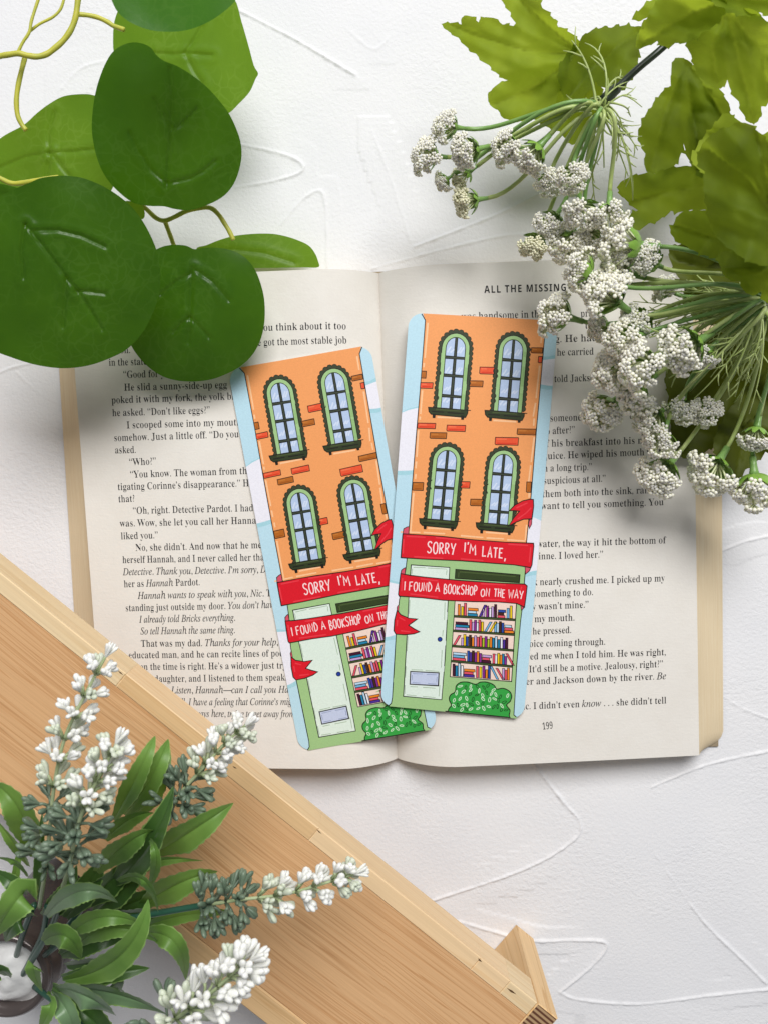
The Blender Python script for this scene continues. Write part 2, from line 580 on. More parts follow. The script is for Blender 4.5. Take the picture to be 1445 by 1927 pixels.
# outlines of the page's lettering in thousandths of the type size: advance, then each contour as x, y pairs
FONT_UPRIGHT = [
[650,[-1,0,0,27,20,32,47,45,69,71,89,111,316,694,324,693,556,129,578,83,599,51,625,33,647,27,648,0,353,0,354,27,411,37,439,68,434,88,422,121,386,197,144,197,101,105,96,88,94,72,119,38,182,27,178,27,178,0],[155,239,374,239,263,475]],
[659,[36,0,37,26,72,33,106,48,123,77,128,122,128,549,126,587,119,614,105,633,83,645,56,651,35,653,35,678,327,678,468,661,548,609,573,522,557,450,509,399,410,368,527,332,587,275,606,196,599,139,578,90,542,52,493,23,430,6,353,0],[259,375,281,375,353,383,404,406,432,448,441,514,435,573,414,614,377,638,322,646,288,643,266,633,256,613,254,582],[330,36,392,45,435,73,458,121,465,191,455,262,424,309,370,335,295,344,259,344,254,97,258,68,271,50,296,39]],
[697,[381,-16,321,-11,264,4,213,30,168,64,129,106,98,156,75,212,61,273,56,340,61,406,75,467,98,523,130,572,169,613,215,648,267,673,324,688,386,693,431,689,483,676,542,655,578,648,619,659,633,693,638,693,638,459,634,459,614,517,581,566,541,606,473,646,394,660,283,624,218,516,197,337,220,169,293,69,413,35,478,43,541,67,600,105,639,158,649,132,578,50,489,0]],
[738,[42,0,43,26,75,32,106,44,122,69,127,111,127,557,121,606,103,635,69,648,35,653,34,678,329,678,437,668,524,639,592,590,641,523,670,439,680,339,642,151,531,38,338,0],[331,36,396,44,449,70,490,112,518,171,534,247,539,341,517,510,448,611,334,645,295,641,270,631,257,609,254,573,254,107,257,72,270,51,295,40]],
[658,[33,0,34,25,70,30,105,44,124,72,129,116,129,549,124,603,105,634,71,648,37,653,36,678,582,678,582,476,581,476,564,555,517,605,471,625,414,637,345,641,293,638,274,632,261,621,255,578,260,366,289,366,352,375,398,401,428,446,439,514,441,514,441,176,439,176,437,229,422,270,398,299,366,318,325,328,277,331,260,331,255,100,259,69,275,52,303,44,343,41,413,45,472,58,522,79,564,112,599,156,621,213,627,213,588,0]],
[756,[399,-15,333,-10,273,5,219,29,172,62,132,104,100,153,77,209,63,272,58,341,63,408,77,469,100,524,132,573,170,614,216,648,267,673,323,688,383,693,434,689,487,677,545,656,576,649,599,652,616,660,632,693,639,693,639,458,634,458,616,515,582,564,543,604,498,635,450,654,396,660,287,624,221,517,200,339,206,243,224,163,254,101,296,55,348,28,410,19,463,24,500,41,521,68,527,106,527,190,521,229,501,254,464,266,423,271,422,295,733,295,732,271,699,266,668,254,652,230,647,191,650,43,572,11,486,-9]],
[779,[35,0,36,26,72,32,105,47,123,75,128,120,128,564,123,605,105,631,72,646,37,653,36,678,348,678,347,653,324,649,297,643,276,633,262,618,256,595,254,564,259,373,521,373,526,564,524,595,518,618,505,633,484,643,456,649,433,653,432,678,743,678,742,653,706,646,674,632,657,606,652,564,652,120,657,77,674,49,706,33,742,26,743,0,432,0,433,26,468,32,502,46,521,73,526,120,521,329,259,329,254,120,259,75,277,47,310,32,347,26,348,0]],
[388,[32,0,33,26,68,34,102,48,123,73,129,112,129,576,124,614,105,637,71,648,33,653,32,678,352,678,351,653,315,648,281,637,261,614,255,576,255,115,257,87,263,66,277,50,299,39,328,31,353,26,354,0]],
[492,[161,-97,120,-93,84,-80,53,-60,31,-33,17,-1,12,34,16,66,28,91,45,106,66,111,89,106,106,92,117,70,121,41,119,19,110,-2,97,-29,114,-52,156,-60,195,-54,221,-37,233,-8,237,32,237,546,235,582,228,609,213,628,189,641,158,648,131,653,130,678,456,678,455,653,432,649,404,642,383,630,370,612,365,584,363,546,363,132,341,5,275,-72]],
[735,[607,-16,153,521,142,117,147,73,164,46,198,32,235,26,236,0,39,0,40,26,61,29,87,35,108,45,122,62,128,85,130,117,129,578,85,626,63,645,41,653,39,678,226,678,588,251,599,562,597,594,591,617,577,632,556,643,529,649,506,653,505,678,702,678,701,653,665,647,633,633,616,605,611,561,616,-16]],
[782,[388,-16,320,-9,258,11,201,43,153,86,113,138,83,199,64,266,58,339,64,411,83,479,113,539,153,592,203,635,260,667,324,687,395,694,463,687,525,668,582,636,630,594,670,542,700,481,719,413,725,339,719,266,700,199,669,138,629,86,579,43,522,11,458,-9],[396,18,500,54,562,161,582,339,577,436,560,516,532,579,493,624,444,651,385,660,281,624,219,517,199,339,204,243,221,163,249,100,288,54,337,27]],
[622,[35,0,36,26,72,32,105,47,123,75,128,120,128,564,123,605,105,631,72,646,37,653,36,678,318,678,394,675,452,668,493,655,535,628,566,592,585,547,592,494,586,441,567,396,535,358,491,329,432,312,359,306,259,306,254,120,259,75,277,47,310,32,347,26,348,0],[259,342,301,342,369,351,417,376,444,422,452,490,445,558,423,605,382,633,323,642,292,639,269,631,257,616,254,593]],
[630,[149,0,150,26,188,31,223,46,243,75,249,120,244,645,221,645,145,634,85,601,45,546,32,473,28,473,28,678,599,678,599,472,596,472,572,568,504,626,402,645,380,645,375,120,381,73,400,45,436,31,475,26,476,0]],
[910,[264,-16,64,585,51,615,35,636,11,648,-10,653,-11,678,257,678,256,653,238,650,213,643,197,631,192,611,195,586,204,555,332,228,465,525,442,594,428,623,407,640,379,648,354,653,353,678,642,678,641,653,592,643,568,613,578,575,706,247,821,550,831,582,834,605,828,627,811,641,784,649,762,653,761,678,917,678,915,653,895,644,872,627,855,601,840,565,654,-16,647,-16,470,460,273,-16]],
[634,[163,0,164,26,200,32,233,47,251,75,256,120,255,266,84,576,57,617,31,639,6,648,-7,652,-8,678,296,678,296,652,290,652,263,650,240,644,222,633,215,620,219,604,229,583,369,336,511,545,529,580,536,607,510,641,446,652,451,652,451,678,642,678,641,652,623,646,598,632,577,611,556,583,383,303,382,120,387,75,405,47,438,32,475,26,476,0]],
[512,[379,-15,332,2,302,52,242,16,194,-6,142,-13,102,-6,72,17,53,51,47,94,61,154,105,203,153,230,218,257,310,283,313,359,308,395,290,421,260,435,220,440,162,432,138,408,154,382,163,363,166,344,163,320,152,301,136,288,115,284,94,289,79,303,69,324,66,352,71,385,86,415,112,439,147,458,190,470,241,474,303,470,349,457,380,435,409,385,419,313,419,93,425,59,452,51,472,62,473,41,430,-1],[222,50,245,53,267,61,289,75,312,94,306,252,220,225,174,183,159,125,175,69]],
[537,[76,-17,81,578,78,617,68,638,46,649,25,654,24,678,194,678,199,415,269,459,330,474,374,467,413,445,445,411,470,365,487,310,492,247,485,175,465,112,434,59,392,19,343,-7,287,-15,227,-1,155,42,74,-17],[271,21,327,34,360,73,373,115,380,170,382,238,377,318,359,374,325,406,275,417,246,413,220,402,200,383,189,360,189,102,210,41]],
[437,[232,-15,183,-7,138,16,101,53,71,101,52,159,46,223,53,292,75,353,108,403,151,442,203,467,260,475,319,467,362,444,388,409,396,365,393,340,384,321,371,308,354,304,320,321,309,373,310,389,311,404,295,433,251,442,193,424,160,370,150,279,154,212,167,157,190,114,239,71,304,57,363,70,404,107,407,90,359,32,300,-3]],
[551,[207,-15,164,-7,126,16,93,52,68,99,51,156,46,219,52,291,69,354,96,405,131,443,172,466,216,474,273,460,339,417,349,597,344,623,327,641,299,650,275,654,274,678,463,678,458,112,460,81,469,61,491,48,513,41,514,16,467,13,401,2,343,-15,338,58,271,3],[254,42,284,47,312,62,334,84,349,113,349,360,338,383,318,402,290,414,258,418,210,406,179,372,163,312,158,228,162,146,178,87,208,53]],
[448,[229,-15,179,-7,135,16,99,52,70,102,52,163,46,234,52,300,71,358,101,406,139,443,184,466,234,474,304,460,358,417,383,374,399,321,404,258,409,247,161,247,173,145,219,83,297,63,361,79,402,128,407,108,359,40,299,-1],[161,286,312,286,317,320,314,375,303,413,278,435,239,442,191,427,164,380,156,303]],
[318,[34,0,35,24,68,33,90,52,94,72,95,109,90,412,36,412,36,462,90,462,95,526,106,596,138,649,189,681,259,692,310,685,346,664,368,632,375,595,372,567,363,546,350,533,334,529,315,533,302,544,295,560,292,582,294,603,303,626,307,635,311,644,298,656,268,660,234,655,214,640,205,615,203,581,208,462,291,462,291,412,208,412,203,97,207,60,223,38,254,28,284,24,285,0]],
[487,[217,-209,135,-202,79,-181,48,-149,38,-111,53,-68,119,-38,65,-1,52,45,58,80,75,110,108,138,169,164,97,200,62,251,50,316,56,360,73,399,100,430,137,454,182,469,234,474,289,469,345,453,460,453,460,399,384,399,409,354,417,303,412,262,397,225,373,195,341,172,301,158,256,153,234,154,210,155,182,151,157,141,139,125,133,106,155,81,208,73,261,73,330,70,381,60,415,43,437,19,449,-14,453,-55,439,-119,396,-168,351,-191,291,-204],[234,185,274,193,299,217,310,257,314,314,310,371,299,411,273,434,234,442,195,434,169,411,157,371,153,314,157,257,169,217,195,193],[239,-173,329,-165,387,-140,409,-98,401,-76,379,-62,347,-54,306,-51,138,-51,103,-77,92,-108,103,-133,132,-154,177,-168]],
[567,[39,0,40,24,58,28,80,38,92,56,95,83,95,594,92,621,81,639,60,650,41,655,40,678,208,678,214,397,271,440,313,465,361,474,425,456,462,403,475,315,475,83,478,56,489,39,510,28,528,24,529,0,313,0,313,24,312,24,353,39,367,83,367,323,365,359,356,384,335,399,301,404,249,391,204,350,203,83,206,56,216,39,237,28,255,24,256,0]],
[295,[150,539,127,544,109,561,96,585,92,614,96,644,109,668,127,685,150,690,173,685,191,668,204,644,208,614,204,585,191,561,172,544],[39,0,40,24,58,29,80,38,92,55,95,83,95,375,93,406,83,424,61,433,43,437,43,462,209,462,204,83,207,56,217,39,237,29,255,24,256,0]],
[312,[158,541,135,546,117,562,104,587,100,616,104,646,117,670,136,687,158,692,181,687,200,670,213,646,217,616,213,587,200,563,181,546],[53,-209,20,-206,-9,-195,-33,-179,-51,-157,-62,-132,-66,-104,-63,-79,-54,-60,-41,-47,-22,-43,-3,-47,11,-58,19,-76,22,-98,20,-114,13,-130,-1,-153,13,-169,46,-174,82,-168,103,-149,110,-119,112,-80,112,372,108,404,95,424,70,434,46,438,45,462,225,462,220,-32,209,-109,177,-165,125,-198]],
[534,[38,0,39,24,58,29,80,39,92,56,95,83,95,592,93,621,84,640,63,649,43,654,43,678,208,678,213,251,351,369,372,393,380,414,359,431,312,437,318,437,318,462,502,462,501,437,452,423,398,387,314,311,502,51,527,31,546,24,548,0,326,0,326,24,325,24,358,30,373,47,360,73,244,219,205,200,203,83,206,56,216,39,237,29,255,24,256,0]],
[297,[39,0,40,24,58,29,80,38,92,55,95,83,95,592,93,620,84,639,63,650,43,654,42,678,209,678,204,83,207,56,217,39,237,29,255,24,256,0]],
[825,[39,0,40,24,58,28,80,38,92,56,95,83,95,377,92,404,81,423,60,434,41,438,40,462,206,462,212,394,269,438,309,465,353,474,406,465,441,436,475,389,530,436,573,465,621,474,684,456,720,403,733,315,733,83,736,56,746,39,767,28,785,24,786,0,574,0,575,24,592,28,613,39,624,57,627,83,627,323,625,359,616,384,595,399,561,404,511,391,467,353,466,83,469,57,479,39,500,28,517,24,518,0,309,0,310,24,327,28,348,39,359,57,362,83,362,323,360,358,351,384,330,399,296,404,245,391,202,350,201,83,204,57,213,40,234,29,251,24,252,0]],
[567,[39,0,40,24,58,28,80,38,92,56,95,83,95,377,92,404,81,423,60,434,41,438,40,462,208,462,214,398,271,440,313,466,361,474,425,456,462,403,475,315,475,83,478,56,489,39,510,28,528,24,529,0,313,0,313,24,312,24,353,39,367,83,367,323,365,359,356,384,335,399,301,404,249,391,204,350,203,83,206,56,216,39,237,28,255,24,256,0]],
[501,[251,-15,193,-7,144,17,102,55,71,105,52,163,45,229,52,296,71,356,102,405,143,443,193,466,250,474,307,466,356,443,397,406,428,357,448,298,455,229,448,161,428,102,397,53,357,16,308,-7],[251,17,296,27,326,58,335,84,340,121,343,170,344,229,342,307,336,365,324,403,295,435,251,445,204,434,176,403,165,365,159,307,157,230,158,170,161,122,167,84,176,58,206,27]],
[553,[38,-207,39,-184,51,-181,70,-175,84,-164,92,-150,95,-95,95,362,92,400,83,422,62,433,42,439,41,462,201,462,208,391,259,438,297,466,343,475,387,467,426,444,458,407,483,360,499,302,504,238,499,169,482,108,457,56,423,18,383,-7,339,-15,280,1,213,48,203,-86,205,-121,210,-147,222,-164,241,-175,265,-181,281,-183,282,-207],[290,42,340,54,371,88,388,148,393,230,389,310,375,369,345,403,295,414,244,398,204,350,204,102,239,57]],
[542,[272,-207,273,-183,301,-179,329,-170,345,-152,350,-124,340,43,271,0,210,-14,166,-7,127,15,94,50,69,96,52,151,47,214,54,286,74,349,106,402,148,442,197,467,252,475,313,461,384,419,465,477,464,477,459,-124,462,-151,473,-169,495,-179,514,-183,515,-207],[265,44,294,48,320,59,340,77,350,100,350,359,329,419,268,439,214,427,180,389,167,349,159,297,157,232,162,149,179,90,213,56]],
[428,[39,0,40,24,58,29,80,38,92,55,95,83,95,375,92,406,82,425,61,433,43,437,43,462,205,462,212,375,258,417,288,449,319,468,347,474,378,469,398,453,410,428,414,396,411,370,402,349,388,336,369,331,352,334,342,344,321,372,304,383,280,387,251,380,227,360,210,327,205,286,205,83,210,55,226,38,254,28,281,24,282,0]],
[429,[225,-15,185,-9,133,9,108,13,78,6,68,-13,65,-13,65,157,69,157,83,101,117,58,160,31,208,22,247,26,277,40,297,60,303,87,286,125,241,156,167,193,124,221,94,252,78,288,72,328,81,386,108,433,152,465,210,475,244,471,292,458,304,456,319,454,342,459,351,475,351,475,351,330,349,330,335,378,304,413,265,434,222,441,188,437,162,426,145,408,139,386,144,364,159,346,181,330,210,315,277,282,319,255,346,226,361,189,366,141,356,77,328,27,283,-5]],
[340,[184,-14,138,-7,111,16,95,53,89,106,84,415,42,415,46,446,97,500,144,550,180,593,200,631,203,631,203,462,297,462,297,415,203,415,198,122,200,95,208,76,225,64,251,60,293,73,311,111,315,98,282,36,238,-2]],
[558,[195,-15,143,-5,110,26,92,75,85,144,85,369,82,399,73,421,51,433,30,438,29,462,199,462,194,110,198,87,212,69,234,57,264,53,314,64,356,98,357,369,354,401,342,422,318,434,295,438,294,462,470,462,465,104,468,76,480,58,503,49,523,44,524,19,476,15,409,4,350,-15,346,60,301,29,269,5,233,-10]],
[456,[222,-15,73,369,47,419,26,432,9,437,8,462,232,462,232,438,230,438,191,431,175,411,178,399,275,182,367,376,376,405,355,430,316,438,315,462,442,462,440,439,421,430,400,415,385,393,371,362,228,-15]],
[647,[192,-15,40,394,21,424,-1,437,-4,462,194,462,193,437,167,431,153,411,155,396,162,376,248,189,331,350,315,396,295,430,275,436,263,439,262,462,469,462,468,437,440,430,423,411,424,401,427,390,499,210,585,381,593,410,576,430,543,439,542,462,651,462,650,439,637,435,619,424,597,384,443,-15,440,-15,333,293,198,-15]],
[475,[19,0,21,22,61,43,105,84,200,203,78,392,46,424,20,437,18,462,239,462,238,438,210,433,192,417,207,387,272,306,347,382,360,400,366,415,347,432,312,438,311,462,451,462,449,441,411,421,365,378,278,274,420,54,441,32,461,23,463,0,243,0,244,24,274,29,293,45,287,64,273,88,206,170,131,91,115,69,109,51,127,29,168,22,163,22,163,0]],
[447,[79,-209,49,-203,27,-186,12,-159,7,-125,10,-101,20,-79,34,-64,53,-59,71,-63,83,-73,91,-91,94,-113,94,-121,93,-130,103,-143,129,-147,157,-138,184,-110,208,-66,226,-7,70,373,51,410,34,428,17,435,7,437,5,462,229,462,228,437,194,431,179,423,174,409,177,397,182,382,276,177,359,359,368,387,371,408,366,422,350,431,328,436,314,437,314,462,434,462,433,437,419,432,399,418,384,394,370,361,225,-36,201,-97,178,-143,156,-174,134,-195,109,-205]],
[436,[31,0,35,21,265,428,190,428,138,422,97,405,68,372,55,322,51,322,59,462,397,462,393,433,172,37,228,37,293,44,342,65,377,103,396,160,399,160,387,0]],
[559,[109,0,109,53,180,53,208,57,230,67,242,87,246,118,235,619,180,577,149,544,123,522,100,515,85,520,72,535,62,559,56,589,80,599,117,613,159,634,206,666,271,718,366,718,361,118,364,91,374,70,396,57,428,53,498,53,498,0]],
[559,[273,-10,201,-3,143,16,100,46,70,86,53,131,47,182,56,241,83,288,127,326,194,361,135,398,99,440,77,488,70,542,75,588,90,631,116,668,156,698,211,718,285,724,347,719,396,702,433,675,469,618,481,549,473,495,449,454,409,420,346,387,408,358,449,328,477,297,503,247,512,189,505,131,485,82,451,43,404,13,345,-4],[303,421,346,444,370,472,384,507,389,551,386,579,377,606,362,630,341,649,313,662,278,666,235,658,202,634,183,598,177,554,185,508,209,474,247,446],[278,47,331,56,372,82,398,122,407,172,397,217,368,254,319,287,242,321,201,296,173,265,154,226,148,178,157,125,183,84,225,56]],
[559,[227,-10,176,-6,138,7,111,25,93,49,83,76,80,103,82,123,88,140,99,152,105,160,115,119,142,84,181,61,234,53,317,85,369,182,380,343,337,316,308,295,273,280,231,275,181,281,138,299,102,328,74,369,58,420,52,482,58,550,78,609,108,657,150,694,202,716,264,724,328,715,384,689,430,644,466,580,483,526,493,462,497,388,495,334,490,283,481,234,462,166,433,107,396,58,350,21,294,-2],[273,347,312,352,344,366,369,387,389,414,386,492,376,553,359,600,322,643,271,657,223,646,189,615,169,562,163,488,175,410,212,363]],
[219,[109,111,70,93,54,51,70,9,109,-9,148,9,164,51,148,93]],
[219,[62,-118,121,-84,159,-32,171,26,153,97,105,123,66,107,51,66,63,26,99,10,98,-50,64,-99]],
[427,[370,691,314,658,277,606,264,538,281,472,326,445,365,461,381,506,368,546,329,565,332,620,368,672],[152,691,96,658,59,606,46,538,63,472,108,445,147,461,163,506,150,546,111,565,114,620,150,672]],
[427,[275,445,331,478,368,530,381,598,364,664,319,691,280,676,264,630,277,590,316,571,313,516,277,464],[57,445,113,478,150,530,163,598,146,664,101,691,62,676,46,630,59,590,98,571,95,516,59,464]],
[219,[62,445,118,478,155,530,168,598,151,664,106,691,67,676,51,630,64,590,103,571,100,516,64,464]],
[333,[95,595,98,599,128,601,186,582,209,534,178,448,124,363,97,267,108,212,134,175,156,284,232,406,273,546,259,612,215,668,136,691],[154,111,124,93,111,51,124,9,154,-9,184,9,197,51,184,93]],
[323,[271,267,52,267,52,174,271,174]]]
FONT_ITALIC = [
[653,[-53,-2,-47,22,-40,23,-1,28,26,42,44,68,59,109,183,574,190,602,192,625,188,645,176,657,154,665,118,670,124,694,381,695,510,678,589,628,615,543,596,469,538,412,446,374,510,341,551,287,564,216,554,153,525,100,479,56,417,24,368,9,314,0,255,-3],[287,388,353,393,407,407,448,430,489,481,502,549,488,608,448,643,379,655,334,652,315,639,303,610,284,543,247,402,255,391],[228,34,293,40,346,57,389,85,419,124,438,170,444,226,434,282,406,320,358,342,289,350,244,348,233,342,227,330,167,107,162,86,160,66,164,49,175,40,196,36]],
[701,[325,-18,269,-14,218,-3,172,16,113,58,70,115,50,160,38,211,34,266,42,339,65,412,88,458,116,503,148,545,185,584,225,618,268,648,337,682,407,703,478,710,541,703,614,684,641,678,658,684,673,703,698,702,657,493,630,493,630,511,630,526,620,588,593,633,549,662,488,671,428,663,368,638,313,600,263,549,233,509,208,465,188,417,172,366,163,314,160,260,166,193,183,137,212,91,251,58,297,38,352,31,437,45,516,86,594,156,617,136,574,87,529,49,483,19,434,-1,382,-14]],
[755,[-56,-2,-49,22,-42,23,-2,27,24,40,43,66,58,109,183,574,192,624,188,644,176,657,154,665,117,670,124,694,391,695,455,691,513,680,565,660,629,618,677,560,699,514,713,462,717,405,713,351,702,300,684,250,658,203,626,159,588,119,544,84,495,54,440,30,380,12,316,1,248,-3],[253,36,307,40,356,50,400,68,458,106,506,156,544,215,571,282,588,354,593,428,587,497,569,553,539,598,497,630,443,650,378,656,351,655,331,651,319,643,309,629,291,575,172,132,163,96,160,73,165,56,181,45,210,38]],
[775,[-53,-2,-47,22,-41,23,-14,25,8,30,24,39,37,55,48,77,58,109,183,574,192,624,188,644,176,657,154,665,118,670,124,694,405,694,399,670,393,669,355,665,329,652,309,625,293,579,251,424,247,404,253,392,276,389,532,389,554,392,563,409,607,574,614,603,616,624,612,644,600,657,578,665,541,670,548,694,829,694,822,670,812,669,776,665,751,651,732,625,717,583,593,118,586,88,583,67,587,47,599,35,621,27,658,22,652,-2,371,-2,377,22,383,23,411,25,433,30,449,39,462,55,473,77,482,109,538,317,540,324,540,330,534,342,511,345,256,345,234,342,225,326,169,118,162,88,159,67,163,47,175,35,197,27,234,22,228,-2]],
[365,[-49,-2,-42,22,-36,23,-8,25,13,30,29,39,42,55,53,77,63,109,188,574,197,624,193,644,181,657,159,665,122,670,129,694,413,694,407,670,397,669,361,665,336,651,317,625,302,583,177,118,170,89,168,67,172,47,184,35,206,27,242,22,236,-2]],
[668,[-39,-2,-33,22,-27,23,13,27,39,40,58,66,73,109,197,574,205,604,207,624,203,644,191,657,169,665,132,670,138,694,418,694,410,671,371,666,345,652,326,626,310,584,190,136,179,94,176,76,180,57,190,46,211,40,245,38,316,38,386,41,442,51,486,70,524,99,557,141,592,199,616,198,550,-2]],
[745,[501,-19,229,552,116,124,107,89,105,64,109,44,121,33,144,26,184,22,178,-2,-53,-2,-48,22,-5,27,23,40,42,65,58,109,189,586,192,597,193,608,189,629,175,649,154,664,128,669,118,670,124,694,273,695,526,164,632,568,641,603,643,628,639,648,627,659,603,666,563,670,569,694,801,694,794,670,764,667,742,662,725,653,711,638,699,615,689,583,524,-18]],
[549,[228,-17,160,-10,85,12,72,16,62,17,40,10,24,-15,1,-14,35,219,60,220,67,158,82,109,105,70,154,32,217,19,252,24,283,37,310,58,330,86,343,119,347,156,344,181,336,206,322,232,305,257,270,298,226,343,179,395,149,441,132,483,127,526,133,576,153,621,183,658,224,686,274,704,330,710,377,707,419,697,452,686,466,683,486,689,502,707,526,706,494,499,472,499,462,576,437,629,398,661,345,672,299,664,264,642,241,606,234,560,239,530,253,499,275,467,302,435,347,387,395,336,427,292,446,242,452,188,445,132,423,83,388,42,343,10,289,-10]],
[625,[71,-2,75,22,86,23,118,25,142,31,161,43,177,63,190,93,203,134,336,622,339,639,334,649,316,653,289,653,233,650,188,640,154,624,129,599,108,566,90,521,63,524,108,694,689,694,657,519,632,519,632,537,632,553,626,600,608,630,573,647,515,653,475,653,457,648,448,629,313,137,302,94,299,64,304,44,317,32,343,25,383,23,397,22,390,-2]],
[613,[68,-2,76,20,114,24,140,30,159,39,172,53,182,72,190,99,244,299,153,544,135,588,118,621,99,644,78,658,52,666,17,670,23,694,328,694,320,670,282,666,258,659,246,648,242,630,245,610,252,586,335,353,492,535,521,569,542,597,554,619,558,636,554,650,540,660,516,666,477,670,483,694,726,694,720,668,691,661,661,643,628,612,587,568,354,304,298,97,293,78,291,60,296,40,311,29,339,23,387,20,380,-2]],
[509,[74,-15,37,-8,9,14,-8,49,-14,96,-10,151,3,206,24,262,53,316,89,365,131,410,178,446,225,467,273,474,325,460,346,420,357,462,438,462,348,133,337,92,334,66,337,58,346,55,373,71,420,122,438,107,385,39,336,-1,291,-15,257,-3,246,34,255,85,282,172,250,116,214,69,180,32,128,-3],[122,52,144,57,170,73,196,99,223,131,249,169,272,211,293,256,309,300,319,344,322,383,310,428,275,442,231,430,187,393,160,357,135,312,114,260,101,219,91,180,85,144,83,109,93,66]],
[507,[122,-15,67,-10,25,6,-2,28,-11,54,-7,76,127,602,133,631,134,650,132,663,126,670,91,675,72,676,77,698,139,705,182,716,233,728,246,716,155,376,202,430,258,463,318,474,375,464,420,433,449,385,459,324,452,263,432,203,399,146,357,94,306,49,249,15,187,-8],[141,17,195,28,247,61,294,113,330,178,355,249,363,314,357,358,339,392,312,412,277,419,232,408,191,376,155,322,127,247,85,98,78,57,93,27]],
[444,[148,-15,84,-3,35,32,5,88,-5,162,0,212,14,262,37,310,68,355,106,395,150,429,197,454,246,469,297,474,340,468,373,452,394,427,401,397,397,373,386,354,369,341,347,337,312,348,300,380,304,400,316,418,321,425,324,431,318,439,294,442,243,432,196,401,154,353,121,291,99,223,92,160,98,109,117,70,145,45,182,37,232,47,283,76,339,125,359,105,289,38,219,-2]],
[528,[91,-15,46,-7,11,18,-10,57,-17,109,-12,160,4,215,29,271,62,325,102,375,145,417,180,443,216,460,251,471,286,474,337,465,360,440,402,620,405,634,406,649,404,661,397,668,384,673,362,674,344,675,349,698,410,705,454,716,484,725,505,728,517,716,516,704,514,696,362,119,355,89,352,66,357,52,372,48,404,66,456,123,476,107,432,52,394,15,359,-8,323,-15,282,-1,268,40,275,92,298,164,268,110,234,65,201,30,148,-4],[135,44,160,50,187,67,215,94,243,129,269,169,292,213,312,259,328,304,338,347,341,386,338,411,328,429,314,440,295,444,248,432,199,397,168,361,141,317,116,264,96,209,84,160,80,116,84,86,95,63,112,49]],
[428,[132,-13,73,-3,28,29,-1,80,-10,147,-5,196,10,247,34,297,65,345,104,389,148,425,219,462,291,474,332,469,363,454,382,429,388,396,369,334,312,280,254,249,181,225,94,210,89,175,88,146,110,67,177,41,224,50,274,77,329,124,348,106,298,52,247,15,192,-6],[98,237,156,251,207,271,247,298,287,348,300,404,292,432,268,441,238,434,206,415,174,383,145,341,119,291]],
[296,[-72,-231,-99,-227,-121,-214,-135,-195,-140,-173,-130,-138,-99,-126,-71,-135,-62,-161,-65,-178,-69,-188,-61,-197,-38,-188,-19,-160,-1,-110,16,-36,103,419,7,419,16,455,109,455,120,508,139,573,165,627,198,671,256,714,321,728,358,723,388,707,407,683,414,653,401,617,362,605,331,616,321,647,323,658,325,667,329,678,323,690,306,695,273,682,246,640,225,570,199,455,316,455,311,419,193,419,154,222,137,144,121,73,104,10,78,-68,53,-128,16,-185,-26,-219]],
[426,[94,-231,22,-223,-33,-197,-69,-159,-81,-111,-66,-56,-22,-6,49,36,17,56,5,85,11,105,29,127,83,180,30,225,11,290,18,338,40,383,73,421,117,451,169,471,226,477,265,473,308,460,346,447,366,443,434,442,434,394,365,394,371,375,373,352,366,302,344,257,311,219,268,190,219,172,164,166,123,169,101,148,94,129,112,107,168,84,238,59,291,30,325,-7,336,-59,328,-107,306,-149,269,-184,221,-210,162,-226],[166,195,195,201,222,219,245,248,264,284,276,326,280,371,276,404,263,428,244,442,219,447,191,441,164,422,140,394,120,357,107,316,103,271,119,214],[112,-194,194,-182,242,-147,258,-89,254,-68,240,-49,219,-32,194,-17,139,5,79,24,30,-12,0,-52,-10,-95,3,-150,44,-183]],
[599,[453,-13,414,-6,384,15,364,48,358,90,363,147,377,226,400,330,411,383,415,422,404,464,373,478,318,460,261,403,227,352,203,303,188,255,133,-2,34,-2,163,619,172,671,156,704,106,715,95,716,104,762,294,762,256,575,237,493,215,412,221,413,278,487,340,533,408,548,469,535,507,497,519,434,514,390,501,323,475,205,465,150,462,101,470,67,493,56,522,62,558,79,579,46,514,2]],
[264,[182,583,162,587,144,599,131,616,127,637,131,657,144,675,162,688,182,692,203,688,221,676,234,658,238,637,234,616,222,598,204,587],[49,-15,9,0,-4,43,1,80,13,129,78,360,83,378,85,393,82,408,72,418,54,423,23,426,27,447,96,457,142,465,185,474,199,460,198,450,195,440,98,116,90,77,94,57,107,51,141,70,193,128,212,110,155,40,101,-1]],
[259,[185,583,165,587,147,599,134,616,130,637,134,657,147,675,165,688,185,692,206,688,224,676,237,658,241,637,237,616,225,598,207,587],[-75,-231,-104,-226,-127,-212,-143,-190,-148,-165,-138,-132,-108,-121,-80,-131,-70,-160,-71,-174,-72,-188,-70,-196,-63,-198,-43,-182,-21,-130,-9,-90,4,-38,33,101,87,370,89,381,89,392,87,408,80,417,63,422,25,426,29,448,90,457,132,465,176,474,189,469,191,455,113,84,96,10,77,-53,56,-107,34,-152,-15,-211]],
[505,[324,-14,297,-7,276,12,257,45,235,93,178,236,119,190,63,-2,-23,-2,149,618,154,647,152,662,144,670,130,674,106,675,89,676,95,699,162,709,207,719,235,726,252,728,265,715,260,692,127,236,287,359,326,393,338,417,328,430,290,437,300,458,505,457,500,435,437,420,368,378,248,286,323,109,344,71,356,60,369,56,402,72,448,121,467,102,429,50,391,15,356,-7]],
[257,[47,-14,25,-10,8,0,-3,17,-7,39,0,81,16,149,142,615,147,644,144,662,135,672,117,678,84,681,86,703,154,712,199,720,244,728,259,717,254,692,97,124,87,74,91,59,101,54,132,71,182,125,202,107,159,53,117,16,79,-7]],
